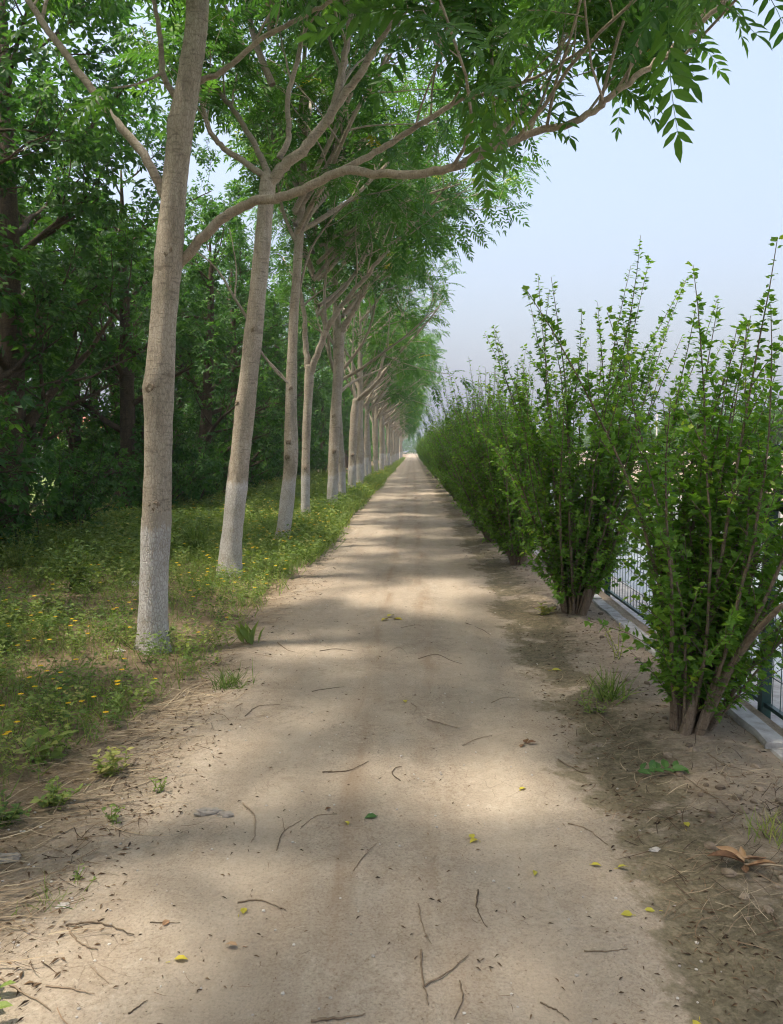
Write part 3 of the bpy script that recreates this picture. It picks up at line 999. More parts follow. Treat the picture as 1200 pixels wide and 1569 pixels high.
WOOD = [wood_proto(70 + s) for s in range(4)]
wr = random.Random(8)
row_u = []
seen_lab = {}


SEEN = {}


def nearest(lab):
    SEEN[lab] = SEEN.get(lab, 0) + 1
    k = SEEN[lab]
    return lab + (', the nearest' if k == 1 else f', {ORD[k]} nearest')


def place_wood(k, X, Y, sc, label):
    o = empty('wood_tree', (X, Y, float(H(X, Y)) - .02), wr.uniform(0, 6.28), sc)
    tag(o, label, 'tree', 'dark leafy trees of the wood behind the row')
    parts = WOOD[k]
    if Y > 45:
        parts = [parts[0], parts[-1]]
    for nm, me in parts:
        put(nm, me, o)


tr_u = [(proj((-2.05, y, 1.6))[0], n) for y, n in ((6, 'first'), (9.3, 'second'), (12.3, 'third'), (16, 'fourth'), (19.4, 'fifth'))]
rank_name = ['front rank', 'second rank', 'third rank', 'back rank']
place_wood(1, -6.1, 11.6, 1.15, 'thick dark leafy tree at the left edge of the photo')
for rk, X0 in enumerate((-5.7, -8.4, -11.4)):
    Y = (.5, 6, 9)[rk]
    while Y < (75 if rk == 0 else 60 if rk == 1 else 50):
        X = X0 + wr.uniform(-.5, .5)
        step = wr.uniform(2.9, 3.9) + (Y > 40) * 1.2 + (rk == 2) * 3.0
        if not (rk <= 1 and abs(Y - 11.6) < 1.7 and abs(X + 6.25) < 1.7):
            u = proj((X, max(Y, .5), 1.6))[0] if Y > .5 else -9999
            if u < -60: where = 'beyond the left border'
            else:
                a = [n for uu, n in tr_u if uu < u]
                where = ('left of the first pale trunk' if not a else f'just past the {a[-1]} pale trunk')
            place_wood(wr.randrange(4), X, Y, wr.uniform(.82, 1.02), f'leafy tree, {rank_name[rk]} of the wood, {where}' if u < -60 else nearest(f'leafy tree, {rank_name[rk]} of the wood, {where}'))
        Y += step
def bush_proto(seed):
    rng = np.random.default_rng(seed)
    st = MB(); pos, al = [], []
    for k in range(16):
        az = k * 2.4; tilt = rng.uniform(.1, .75)
        q = polyline(rng, (rng.normal(0, .08), rng.normal(0, .08), -.03), (math.sin(tilt) * math.cos(az), math.sin(tilt) * math.sin(az), math.cos(tilt)), rng.uniform(1.2, 2.3), 8, .09, .02)
        tube(st, q, np.linspace(.018, .004, 9), 5)
        tw = []
        sprout(rng, st, q, np.linspace(.018, .004, 9), 0, tw, 7, .15)
        for w in tw:
            for c in range(6):
                i = rng.integers(1, len(w))
                pos.append(w[i] + rng.normal(0, .04, 3)); al.append(norm(rng.normal(0, 1, 3) + [0, 0, -.2]))
    pos = np.array(pos); n = len(pos); cr = MB()
    bake(cr, SPRAY[0], SPRAY[1], pos, np.array(al), norm(rng.normal(0, .5, (n, 3)) + [0, 0, 1]), rng.uniform(.8, 1.3, n), np.clip(rng.normal(.5, .2, n), 0, 1))
    return [('branchwork', st.mesh('branchwork', M['dark_bark'], True)), ('foliage', cr.mesh('foliage', M['leaf_wood']))]


BUSH = [bush_proto(120 + i) for i in range(3)]
br = random.Random(55)
for i in range(44):
    Y = 8.5 * (50 / 8.5) ** ((i + br.random()) / 44)
    X = br.uniform(-5.0, -6.2) if i % 2 else br.uniform(-6.8, -9.8)
    if X < -6.5 and Y < 13 and br.random() < .5: continue
    u = proj((X, Y, 1.0))[0]
    if u < 225 and i % 3: continue
    a = [n_ for uu, n_ in tr_u if uu < u]
    o = empty('understory_bush', (X, Y, float(H(X, Y))), br.uniform(0, 6.28), br.uniform(.75, 1.25))
    tag(o, nearest(f"leafy bush {'fronting' if i % 2 else 'deep inside'} the wood, " + (f'just past the {a[-1]} pale trunk' if a else 'left of the first pale trunk')), 'bush', 'leafy bushes under the wood')
    for nm, me in BUSH[i % 3]:
        put(nm, me, o)

far = MB()
frng = np.random.default_rng(91)
n = 9000
fx = frng.uniform(-13, -4.2, n); fy = frng.uniform(62, 175, n); fz = frng.uniform(.6, 8.5, n)
keep = (np.abs(fx + 8.5) < 4.4) & (fz < 8.3 - .9 * np.sin(fy * 1.7) ** 2)
p = np.stack([fx, fy, fz], -1)[keep]
bake(far, SPRAY[0], SPRAY[1], p, norm(frng.normal(0, 1, p.shape) + [0, 0, -.3]), norm(frng.normal(0, .6, p.shape) + [0, 0, 1]), 3.2, np.clip(frng.normal(.45, .2, len(p)), 0, 1))
n = 2600
p = np.stack([frng.uniform(-25, 12, n), frng.uniform(300, 330, n), frng.uniform(0, 1, n) ** .7 * (7 + 2 * np.sin(np.arange(n)))], -1)
bake(far, SPRAY[0], SPRAY[1], p, norm(frng.normal(0, 1, p.shape) + [0, 0, -.3]), norm(frng.normal(0, .6, p.shape) + [0, 0, 1]), 6.0, np.clip(frng.normal(.45, .2, len(p)), 0, 1))
tag(far.build('distant_wood', M['leaf_wood']), 'distant dark wood closing the row far down the path', 'wood', kind='stuff')


# ------------------------------------------------------------------ shrubs along the fence
def shrub_proto(seed, nst, hgt, spread, dense, leaf=.058, trunk=False):
    rng = np.random.default_rng(seed)
    st = MB(); pos, al, sc, tn = [], [], [], []
    base_r = .10
    out = []
    stems = []
    for s in range(nst):
        az = rng.uniform(0, 6.283)
        rad = math.sqrt(rng.uniform(0, 1))
        b = np.array([math.cos(az) * base_r * rad, math.sin(az) * base_r * rad, -.03])
        tilt = spread * rad * rng.uniform(.6, 1.15) + .03
        L = hgt * rng.uniform(.62, 1.0) * (1.03 - .18 * rad)
        d = np.array([math.sin(tilt) * math.cos(az), math.sin(tilt) * math.sin(az), math.cos(tilt)])
        q = polyline(rng, b, d, L, 12, .035, .035)
        r0 = rng.uniform(.009, .02)
        rr = np.linspace(r0, .002, 13)
        if not dense:
            st = MB(); stems.append(st)
        tube(st, q, rr, 5)
        shoots = [(q, .10, int(L * (80 if not dense else 46)))]
        nb = int(rng.integers(7, 12) * (1.6 if dense else 1.25))
        for k in range(nb):
            t = .05 + .72 * (k + rng.uniform(0, 1)) / nb
            i = int(t * 12)
            p = q[i] + (q[i + 1] - q[i]) * (t * 12 - i)
            dd = norm(side_dir(rng, q[i + 1] - q[i], rng.uniform(.45, 1.0)) + [0, 0, .15])
            l = rng.uniform(.2, .6) * (1.25 - t * .7)
            w = polyline(rng, p, dd, l, 5, .07, .06)
            tube(st, w, np.linspace(.004, .0014, 6), 3)
            shoots.append((w, .1, int(l * (66 if not dense else 54)) + 3))
        for (w, t0, cnt) in shoots:
            m = len(w) - 1
            t = np.sort(rng.uniform(t0, 1, cnt)); t[-1] = 1
            i = np.minimum((t * m).astype(int), m - 1)
            p = w[i] + (w[i + 1] - w[i]) * (t * m - i)[:, None]
            tg = norm(w[i + 1] - w[i])
            rv = norm(np.cross(tg, rng.normal(0, 1, (cnt, 3))))
            a = norm(tg * rng.uniform(.25, .8, (cnt, 1)) + rv + [0, 0, -.12])
            pos.append(p + a * .008); al.append(a)
            sc.append(leaf * rng.uniform(.45, 1.35, cnt) * (1.1 - .35 * t))
            tn.append(np.clip(rng.normal(.42, .18, cnt) + .25 * (t > .93), 0, .96))
    if trunk:
        for k in range(7):
            az = k * .9 + rng.uniform(0, .4); rb = rng.uniform(.05, .13)
            b = np.array([math.cos(az) * rb, math.sin(az) * rb * .8, -.06])
            q = polyline(rng, b, (math.cos(az) * .15, math.sin(az) * .15, 1), rng.uniform(.5, 1.3), 8, .06, .05)
            if not dense:
                st = MB(); stems.append(st)
            tube(st, q, np.linspace(rng.uniform(.026, .045), .014, 9), 8, 1 + .1 * rng.normal(0, 1, (9, 8)))
    pos = np.concatenate(pos); al = np.concatenate(al); sc = np.concatenate(sc); tn = np.concatenate(tn)
    tn[rng.random(len(tn)) < .004] = 1.0
    nr = norm(rng.normal(0, .38, pos.shape) + [0, 0, 1])
    keep = pos[:, 2] > .12
    cr = MB()
    T = LOBE if not dense else DIAM
    bake(cr, T[0], T[1], pos[keep], al[keep], nr[keep], sc[keep] * (1 if not dense else 1.15), tn[keep])
    if dense:
        return [('branchwork', st.mesh('branchwork', M['stem'], True)), ('foliage', cr.mesh('foliage', M['leaf_shrub']))], cr.n
    return [('stem', a.mesh('stem', M['stem'], True)) for a in stems] + [('foliage', cr.mesh('foliage', M['leaf_shrub']))], cr.n


SHG = 'tall shrubs in a row along the fence'
near_s, nn = shrub_proto(201, 44, 3.4, .38, False, .06, True)
near_t, _ = shrub_proto(202, 46, 3.6, .32, False, .058, True)
dense_s = [shrub_proto(203 + i, 70, 3.35 + .15 * i, .44, True, .06, i == 1)[0] for i in range(3)]


def place_shrub(parts, X, Y, rz, sc, label, tilt=(0, 0)):
    o = empty('tall_shrub', (X, Y, float(HT(X, Y))), rz, sc)
    o.rotation_mode = 'ZYX'
    o.rotation_euler = (tilt[0], tilt[1], rz)
    tag(o, label, 'shrub', SHG)
    for nm, me in parts:
        q = put(nm, me, o)
        if nm == 'branchwork': q["kind"] = 'stuff'


place_shrub(near_s, 1.57, 4.3, .5, .9, 'nearest tall shrub beside the green fence, thick bare stems at its foot', (0, .15))
place_shrub(near_t, 1.57, 7.4, 2.1, 1.0, 'second tall shrub from the viewer, narrow vase shape on thin pale stems', (0, .07))
place_shrub(dense_s[0], 1.45, 10.5, 1.1, .9, 'third tall shrub from the viewer, bushy head on one bare brown trunk', (0, 0))
sr = random.Random(31)
for i in range(40):
    Y = 13.4 + 2.7 * i
    nth = 4 + i
    lab = f'{ORD[nth]} tall bushy shrub along the fence, counting away from the viewer' if nth < 16 else 'small bushy shrub far along the fence, past the fifteenth in the row'
    place_shrub(dense_s[(i + 1) % 3], 1.5 + sr.uniform(-.12, .12), Y + sr.uniform(-.3, .3), sr.uniform(0, 6.28), sr.uniform(.84, 1.02), lab)
# single bare trunk of the third shrub is part of it
sh3 = [o for o in COL.objects if o.name.startswith('tall_shrub')][2]
mb = MB()
tube(mb, spline([(-.06, 0, -.05), (-.09, .02, .3), (-.1, .03, .6), (-.04, 0, 1.1)], 12)[0], np.linspace(.05, .025, 12), 9)
mb.build('trunk', M['stem'], sh3, True)

# ------------------------------------------------------------------ fence
FX, FSP, FY0 = 2.15, 3.8, .85
fence = empty('fence', (FX, FY0, 0))
tag(fence, 'dark green wire mesh fence with bent top standing along the kerb', 'fence')
NP = 34
post = MB(); box(post, -.028, .028, -.028, .028, -.25, 1.3)
v = np.array([(-.028, -.028, 1.3), (.028, -.028, 1.29), (.028, .028, 1.29), (-.028, .028, 1.3)])
w = v + np.array([.25, 0, .34])
post.add(np.vstack([v, w]), np.array([[4, 5, 6, 7], [0, 1, 5, 4], [1, 2, 6, 5], [2, 3, 7, 6], [3, 0, 4, 7]]))
post_me = post.mesh('post', M['metal'])
rail = MB(); box(rail, -.02, .02, .03, FSP - .03, 1.245, 1.29)
rail_me = rail.mesh('rail', M['metal'])
trail = MB(); box(trail, .225, .265, .03, FSP - .03, 1.6, 1.635)
trail_me = trail.mesh('top_rail', M['metal'])
foot = MB(); box(foot, -.015, .015, .03, FSP - .03, .05, .075)
foot_me = foot.mesh('bottom_rail', M['metal'])
wires = MB()
for yy in np.arange(.1, FSP - .05, .1):
    tube(wires, [(0.0, yy, .06), (0.0, yy, 1.25), (.015, yy, 1.3), (.245, yy, 1.61)], .0028, 4)
for zz in (.25, .46, .67, .88, 1.09):
    tube(wires, [(-.005, .03, zz), (-.005, FSP - .03, zz)], .003, 4)
tube(wires, [(.125, .03, 1.45), (.125, FSP - .03, 1.45)], .003, 4)
wires_me = wires.mesh('wire_mesh', M['metal'])
for i in range(NP):
    for nm, me in (('post', post_me), ('rail', rail_me), ('top_rail', trail_me), ('bottom_rail', foot_me), ('wire_mesh', wires_me)):
        o = put(nm, me, fence)
        o.location = (0, i * FSP, 0)
        if nm == 'wire_mesh': o["kind"] = 'stuff'

# ------------------------------------------------------------------ beyond the canal
def far_tree(X, Y, hgt, wid, seed, label):
    rng = np.random.default_rng(seed)
    z = float(bank_h(X, Y)) if X > 0 else float(H(X, Y))
    o = empty('far_tree', (X, Y, z - .05))
    tag(o, label, 'tree', 'trees on the far side of the canal')
    mb = MB()
    tube(mb, spline([(0, 0, 0), (.05, 0, hgt * .4), (0, .1, hgt * .85)], 8)[0], np.linspace(.12, .03, 8), 7)
    for k in range(5):
        q = polyline(rng, (0, 0, hgt * (.25 + .1 * k)), (math.cos(k * 2.4), math.sin(k * 2.4), .8), wid * .8, 5, .1, .05)
        tube(mb, q, np.linspace(.05, .015, 6), 5)
    mb.build('trunk', M['dark_bark'], o, True)
    n = 900
    c = MB()
    lobes = rng.normal(0, .5, (9, 3)) * [wid * .75, wid * .75, hgt * .27] + [0, 0, hgt * .6]
    p = lobes[rng.integers(0, 9, n)] + rng.normal(0, .2, (n, 3)) * [wid, wid, hgt * .38]
    p[:, 2] = np.clip(p[:, 2], .3, hgt)
    bake(c, SPRAY[0], SPRAY[1], p, norm(rng.normal(0, 1, p.shape) + [0, 0, -.3]), norm(rng.normal(0, .6, p.shape) + [0, 0, 1]), 2.2, rng.random(n))
    c.build('crown', M['leaf_far'], o)


fr = random.Random(3)
for i in range(26):
    Y = 22 + i * 4.2
    far_tree(21 + fr.uniform(-1, 2) + .04 * i, Y, fr.uniform(2.4, 4.0), fr.uniform(1.8, 2.6), 300 + i, 'small hazy tree on the sandy bank across the canal')
pole = MB()
tube(pole, [(0, 0, 0), (0, 0, 3.3)], [.07, .045], 8)
po = empty('utility_pole', (17.2, 55, float(bank_h(17.2, 55)) - .1))
tag(po, 'slim pale pole on the far bank, seen between the shrubs', 'pole')
pole.build('shaft', M['concrete'], po, True)
arm = MB(); tube(arm, [(-.5, 0, 3.1), (.5, 0, 3.1)], .03, 6); arm.build('cross_arm', M['concrete'], po)

# house glimpsed through the wood
hs = empty('house', (-21.5, 47, 0), .3)
tag(hs, 'small pale house with red roof glimpsed through the wood', 'house')
mb = MB(); box(mb, -4, 4, -3, 3, -.2, 2.3); mb.build('wall', M['plaster'], hs)
mb = MB()
mb.add([(-4.4, -3.4, 2.25), (4.4, -3.4, 2.25), (4.4, 3.4, 2.25), (-4.4, 3.4, 2.25), (-4.4, 0, 3.7), (4.4, 0, 3.7)], [np.array([[0, 1, 5, 4], [2, 3, 4, 5], [0, 3, 2, 1]]), np.array([[0, 4, 3], [1, 2, 5]])])
mb.build('roof', M['roof'], hs)
for xx in (-2.4, 2.4):
    mb = MB(); box(mb, xx - .5, xx + .5, -3.03, -2.98, .9, 1.9); wv = mb.build('window', M['pane'], hs)
    mb = MB(); box(mb, xx - .57, xx + .57, -3.08, -2.99, .8, .88); mb.build('sill', M['concrete'], wv)
mb = MB(); box(mb, -.5, .5, -3.03, -2.98, 0, 2.0); mb.build('door', M['dark_bark'], hs)

# ------------------------------------------------------------------ undergrowth, straw, litter
def dens_points(rng, n, x0, x1, y0, y1, ok):
    """points whose number falls with distance, kept by ok(x, y)"""
    y = y0 * (y1 / y0) ** rng.uniform(0, 1, n)
    x = rng.uniform(x0, x1, n)
    k = rng.random(n) < ok(x, y)
    return x[k], y[k]


def grass_ok(x, y):
    edge = -1.32 - .42 * sst(6.5, 3, y) + .14 * wob(x, y, 1.1, 4)
    d = sst(0, .28, edge - x)
    patch = .2 + .8 * sst(-.4, .3, wob(x, y, .75, 7) + sst(7, 12, y) * .8)
    bare = 1 - .8 * np.exp(-(((x + 2.45) / .6) ** 2 + ((y - 5.3) / .5) ** 2)) - .6 * np.exp(-(((x + 2.9) / .5) ** 2 + ((y - 9.6) / .7) ** 2))
    return d * patch * bare * (.5 + .5 * sst(3, 6, y))


ug = np.random.default_rng(17)
# grass blades
gb = MB()
BL = (np.array([(-.5, 0, 0), (.5, 0, 0), (-.4, .5, .06), (.4, .5, .06), (0, 1, .25)], float) * [.03, 1, 1], [np.array([[0, 1, 3, 2]]), np.array([[2, 3, 4]])])
x, y = dens_points(ug, 120000, -7.5, -1.05, 2.9, 45, grass_ok)
h = ug.uniform(.04, .17, len(x)) * (1 + .9 * sst(7, 13, y) * (ug.random(len(x)) < .6)) * (1 + .5 * sst(-3.2, -5, x))
al = norm(np.stack([ug.normal(0, .6, len(x)), ug.normal(0, .6, len(x)), np.ones(len(x))], -1))
nr = norm(np.stack([ug.normal(0, 1, len(x)), ug.normal(0, 1, len(x)), .1 * np.ones(len(x))], -1))
bake(gb, BL[0] * [1.3, 1, 1], BL[1], np.stack([x, y, HT(x, y) - .005], -1), al, nr, h * (1 + y * .01), np.clip(ug.normal(.45, .22, len(x)), 0, 1))
x, y = dens_points(ug, 34000, -3.2, -1.05, 7, 150, lambda x, y: (.06 + .94 * sst(7, 18, y)) * sst(0, .2, -1.3 + .1 * wob(x, y, 1, 4) - x))
h = ug.uniform(.14, .48, len(x)) * (.4 + .6 * sst(7, 17, y))
al = norm(np.stack([ug.normal(0, .4, len(x)), ug.normal(0, .4, len(x)), np.ones(len(x))], -1))
nr = norm(np.stack([ug.normal(0, 1, len(x)), ug.normal(0, 1, len(x)), .1 * np.ones(len(x))], -1))
bake(gb, BL[0] * [1.7, 1, 1], BL[1], np.stack([x, y, HT(x, y) - .005], -1), al, nr, h, np.clip(ug.normal(.5, .2, len(x)), 0, 1))
tag(gb.build('grass', M['leaf_weed']), 'short green grass growing on the verge under the trees', 'grass', kind='stuff')

# leafy ground weeds and their yellow flowers
wd = MB(); fl = MB()
def weed_template(rng, hh, leaf):
    mb = MB()
    for s_ in range(3):
        top = np.array([rng.normal(0, .3), rng.normal(0, .3), rng.uniform(.7, 1.1)]) * hh
        nl = 8
        t = np.linspace(.15, 1, nl)[:, None]
        p = top * t + [0, 0, 0] + rng.normal(0, .03, (nl, 3)) * hh
        a = np.arange(nl) * 2.4 + rng.uniform(0, 6)
        bake(mb, DIAM[0], DIAM[1], p, np.stack([np.cos(a), np.sin(a), rng.uniform(-.1, .7, nl)], -1), norm(rng.normal(0, .4, (nl, 3)) + [0, 0, 1]), leaf * rng.uniform(.6, 1.2, nl), .5)
    return np.concatenate(mb.v), [np.concatenate(mb.f)]


WT = [weed_template(ug, 1.0, .22) for _ in range(6)]
x, y = dens_points(ug, 12500, -7.0, -1.1, 3.0, 40, grass_ok)
n = len(x)
hh = ug.uniform(.07, .22, n) * (1 + .6 * sst(8, 13, y)) * np.where(x < -3.2, 1.3, 1)
pk = ug.integers(0, 6, n)
z = HT(x, y)
for k in range(6):
    m = pk == k
    a = ug.uniform(0, 6.28, m.sum())
    bake(wd, WT[k][0] * [1, 1, 1], [WT[k][1]] if not isinstance(WT[k][1], list) else WT[k][1], np.stack([x, y, z], -1)[m], np.stack([np.cos(a), np.sin(a), 0 * a], -1), np.repeat([[0, 0, 1.]], m.sum(), 0), hh[m], np.clip(ug.normal(.48, .2, m.sum()), 0, 1))
x2, y2 = dens_points(ug, 3400, -2.7, -1.1, 6.5, 60, lambda x, y: (.1 + .9 * sst(7, 17, y)) * sst(0, .3, -1.25 + .16 * wob(x, y, 1.1, 4) - x) * (.3 + .7 * sst(-.3, .3, wob(x, y, 1.4, 9))))
x = np.concatenate([x, x2]); y = np.concatenate([y, y2]); hh = np.concatenate([hh, ug.uniform(.1, .46, len(x2)) * (.4 + .6 * sst(7, 16, y2))]); z = HT(x, y)
for k in range(6):
    m = np.arange(k, len(x2), 6) + n
    a = ug.uniform(0, 6.28, len(m))
    bake(wd, WT[k][0], WT[k][1], np.stack([x, y, z], -1)[m], np.stack([np.cos(a), np.sin(a), 0 * a], -1), np.repeat([[0, 0, 1.]], len(m), 0), hh[m], np.clip(ug.normal(.42, .2, len(m)), 0, 1))
n = len(x)
m = ug.random(n) < np.where(wob(x, y, .6, 2) > -.1, .15, .03)
fx_, fy_, fz_ = x[m] + ug.normal(0, .03, m.sum()), y[m] + ug.normal(0, .03, m.sum()), (z + hh * 1.1)[m] + .02
for k in range(6):
    aa = k * 1.047 + ug.normal(0, .1, len(fx_))
    bake(fl, DIAM[0] * [1.3, 1, 1], DIAM[1], np.stack([fx_, fy_, fz_], -1), np.stack([np.cos(aa), np.sin(aa), .25 + 0 * aa], -1), norm(ug.normal(0, .2, (len(fx_), 3)) + [0, -.2, 1]), .017 * (1 + .03 * fy_), ug.random(len(fx_)))
tag(wd.build('ground_weeds', M['leaf_weed']), 'low leafy weeds covering the verge beneath the tree row', 'weeds', kind='stuff')
tag(fl.build('yellow_flowers', M['flower']), 'tiny yellow flowers scattered through the verge weeds', 'flowers', kind='stuff')

# dry straw and stalks lying on the verges
sw = MB()
tl = MB()
def straw(n, x0, x1, y0, y1, ok, l0, l1, dst=None, wid=1.0, spread=.55):
    x, y = dens_points(ug, n, x0, x1, y0, y1, ok)
    n = len(x)
    a = ug.normal(.55, spread, n)
    L = ug.uniform(l0, l1, n)
    pos = np.stack([x, y, HT(x, y) + ug.uniform(.003, .016, n)], -1)
    al = np.stack([np.cos(a), np.sin(a), ug.normal(0, .06, n)], -1)
    nr = norm(ug.normal(0, .3, (n, 3)) + [0, 0, 1])
    tn = ug.random(n); pk = ug.integers(0, 4, n)
    for k, cv in enumerate((-.09, -.03, .04, .12)):
        m = pk == k
        hw = .008 * wid
        T = np.array([(-hw, 0, 0), (hw, 0, 0), (-hw + cv * .8, .35, .015), (hw + cv * .8, .35, .015), (-hw * .8 + cv, .65, .02), (hw * .8 + cv, .65, .02), (-hw * .4 + cv * .3, 1, 0), (hw * .4 + cv * .3, 1, 0)])
        bake(sw if dst is None else dst, T, [np.array([[0, 1, 3, 2], [2, 3, 5, 4], [4, 5, 7, 6]])], pos[m], al[m], nr[m], L[m], tn[m])
straw(6000, -4, -1.0, 2.2, 12, lambda x, y: np.exp(-((x + 1.55 + .25 * sst(5, 3, y)) / .33) ** 2) * (.4 + .6 * sst(-.2, .3, wob(x, y, .9, 2))), .08, .38)
straw(6000, -5.5, -1.4, 3, 14, lambda x, y: .3 + .7 * sst(.2, -.3, wob(x, y, .75, 7)), .06, .25)
straw(3800, .85, 1.9, 2.4, 26, lambda x, y: (.25 + .75 * sst(0, .4, wob(x, y, 1, 6))) * sst(.8, 1.15, x), .04, .2)
straw(260, -1.2, .9, 1.9, 9, lambda x, y: .6 + 0 * x, .02, .07)
straw(2400, -1.9, -.75, 1.9, 4.2, lambda x, y: sst(-.95, -1.6, x) * sst(-.2, .4, wob(x, y, 1.3, 8)), .03, .2)
drift = lambda x, y: sst(-.1, .5, wob(x, y, 1.6, 12))
straw(5200, -2.2, -.95, 1.9, 13, lambda x, y: np.exp(-((x + 1.35) / .22) ** 2) * (.15 + .85 * drift(x, y)), .02, .14, tl, 1.6, 1.6)
straw(2400, .85, 1.85, 2.0, 16, lambda x, y: .1 + .9 * drift(x, y), .02, .16, tl, 1.5, 1.6)
straw(500, -1.1, .85, 1.9, 12, lambda x, y: .6 + 0 * x, .012, .05, tl, 2.0, 2.5)
tag(tl.build('stick_litter', M['litter']), 'broken bits of stick gathered in drifts along the path edges', 'litter', kind='stuff')
tag(sw.build('dry_straw', M['straw']), 'dry straw and dead stalks strewn along both verges', 'straw', kind='stuff')

# flakes of dead leaf, bark and grit
lt = MB()
def flakes(n, x0, x1, y0, y1, ok, s0, s1):
    x, y = dens_points(ug, n, x0, x1, y0, y1, ok)
    n = len(x); a = ug.uniform(0, 6.28, n)
    hf = n // 2
    bake(lt, DIAM[0] * [.42, 1, 1.5], DIAM[1], np.stack([x, y, HT(x, y) + .004], -1), np.stack([np.cos(a), np.sin(a), ug.normal(0, .1, n)], -1), norm(ug.normal(0, .3, (n, 3)) + [0, 0, 1]), ug.uniform(s0, s1, n), ug.random(n))
flakes(2000, -1.6, 1.0, 1.8, 16, lambda x, y: .55 + 0 * x, .008, .026)
flakes(3500, -1.5, .95, 1.8, 7, lambda x, y: .5 + 0 * x, .003, .01)
flakes(4200, .8, 1.95, 2.0, 22, lambda x, y: .25 + .75 * sst(-.2, .4, wob(x, y, 1.1, 8)), .008, .035)
flakes(3600, -2.0, -.95, 1.9, 12, lambda x, y: np.exp(-((x + 1.4) / .25) ** 2) * (.1 + .9 * sst(-.1, .5, wob(x, y, 1.6, 12))), .006, .03)
flakes(4000, -4.5, -1.0, 2.0, 14, lambda x, y: .3 + .6 * sst(0, .4, wob(x, y, .9, 3)), .01, .045)
tag(lt.build('leaf_litter', M['litter']), 'brown flakes of dead leaf and bark scattered over the earth', 'litter', kind='stuff')

# soil clods by the shrubs, grit on the path
cl = MB()
ICO = None
def lump(rng, r, k=6, m=4):
    V = []
    for i in range(1, m):
        ph = math.pi * i / m
        an = np.arange(k) / k * 6.283
        q = r * (1 + rng.normal(0, .16, k))
        V.append(np.stack([np.cos(an) * np.sin(ph) * q, np.sin(an) * np.sin(ph) * q, np.full(k, math.cos(ph)) * r * .65], -1))
    V = np.concatenate(V + [np.array([[0, 0, r * .65], [0, 0, -r * .6]])])
    i = np.arange(m - 2)[:, None]; j = np.arange(k)[None]
    f4 = np.stack([i * k + j, (i + 1) * k + j, (i + 1) * k + (j + 1) % k, i * k + (j + 1) % k], -1).reshape(-1, 4)
    t = (m - 1) * k
    f3 = np.concatenate([[[t, a, (a + 1) % k] for a in range(k)], [[t + 1, (m - 2) * k + (a + 1) % k, (m - 2) * k + a] for a in range(k)]])
    return V, [f4, np.array(f3)]
x, y = dens_points(ug, 900, .95, 1.86, 2.2, 14, lambda x, y: (.2 + .8 * sst(0, .5, wob(x, y, 1.4, 5))) * sst(1.0, 1.5, x))
for a, b in zip(x, y):
    V, F = lump(ug, ug.uniform(.006, .028))
    cl.add(V + [a, b, float(HT(a, b)) + .003], F, ug.random())
tag(cl.build('soil_clods', M['clod']), 'crumbled clods of dry soil around the shrubs', 'soil', kind='stuff')
gr = MB()
x, y = dens_points(ug, 900, -1.7, 1.0, 1.8, 8, lambda x, y: .35 + .65 * sst(-.8, -1.4, x))
for a, b in zip(x, y):
    V, F = lump(ug, ug.uniform(.002, .0075), 5, 3)
    gr.add(V + [a, b, float(HT(a, b)) + .001], F, ug.random())
tag(gr.build('path_grit', M['stone']), 'small pale grit lying on the dusty path', 'gravel', kind='stuff')

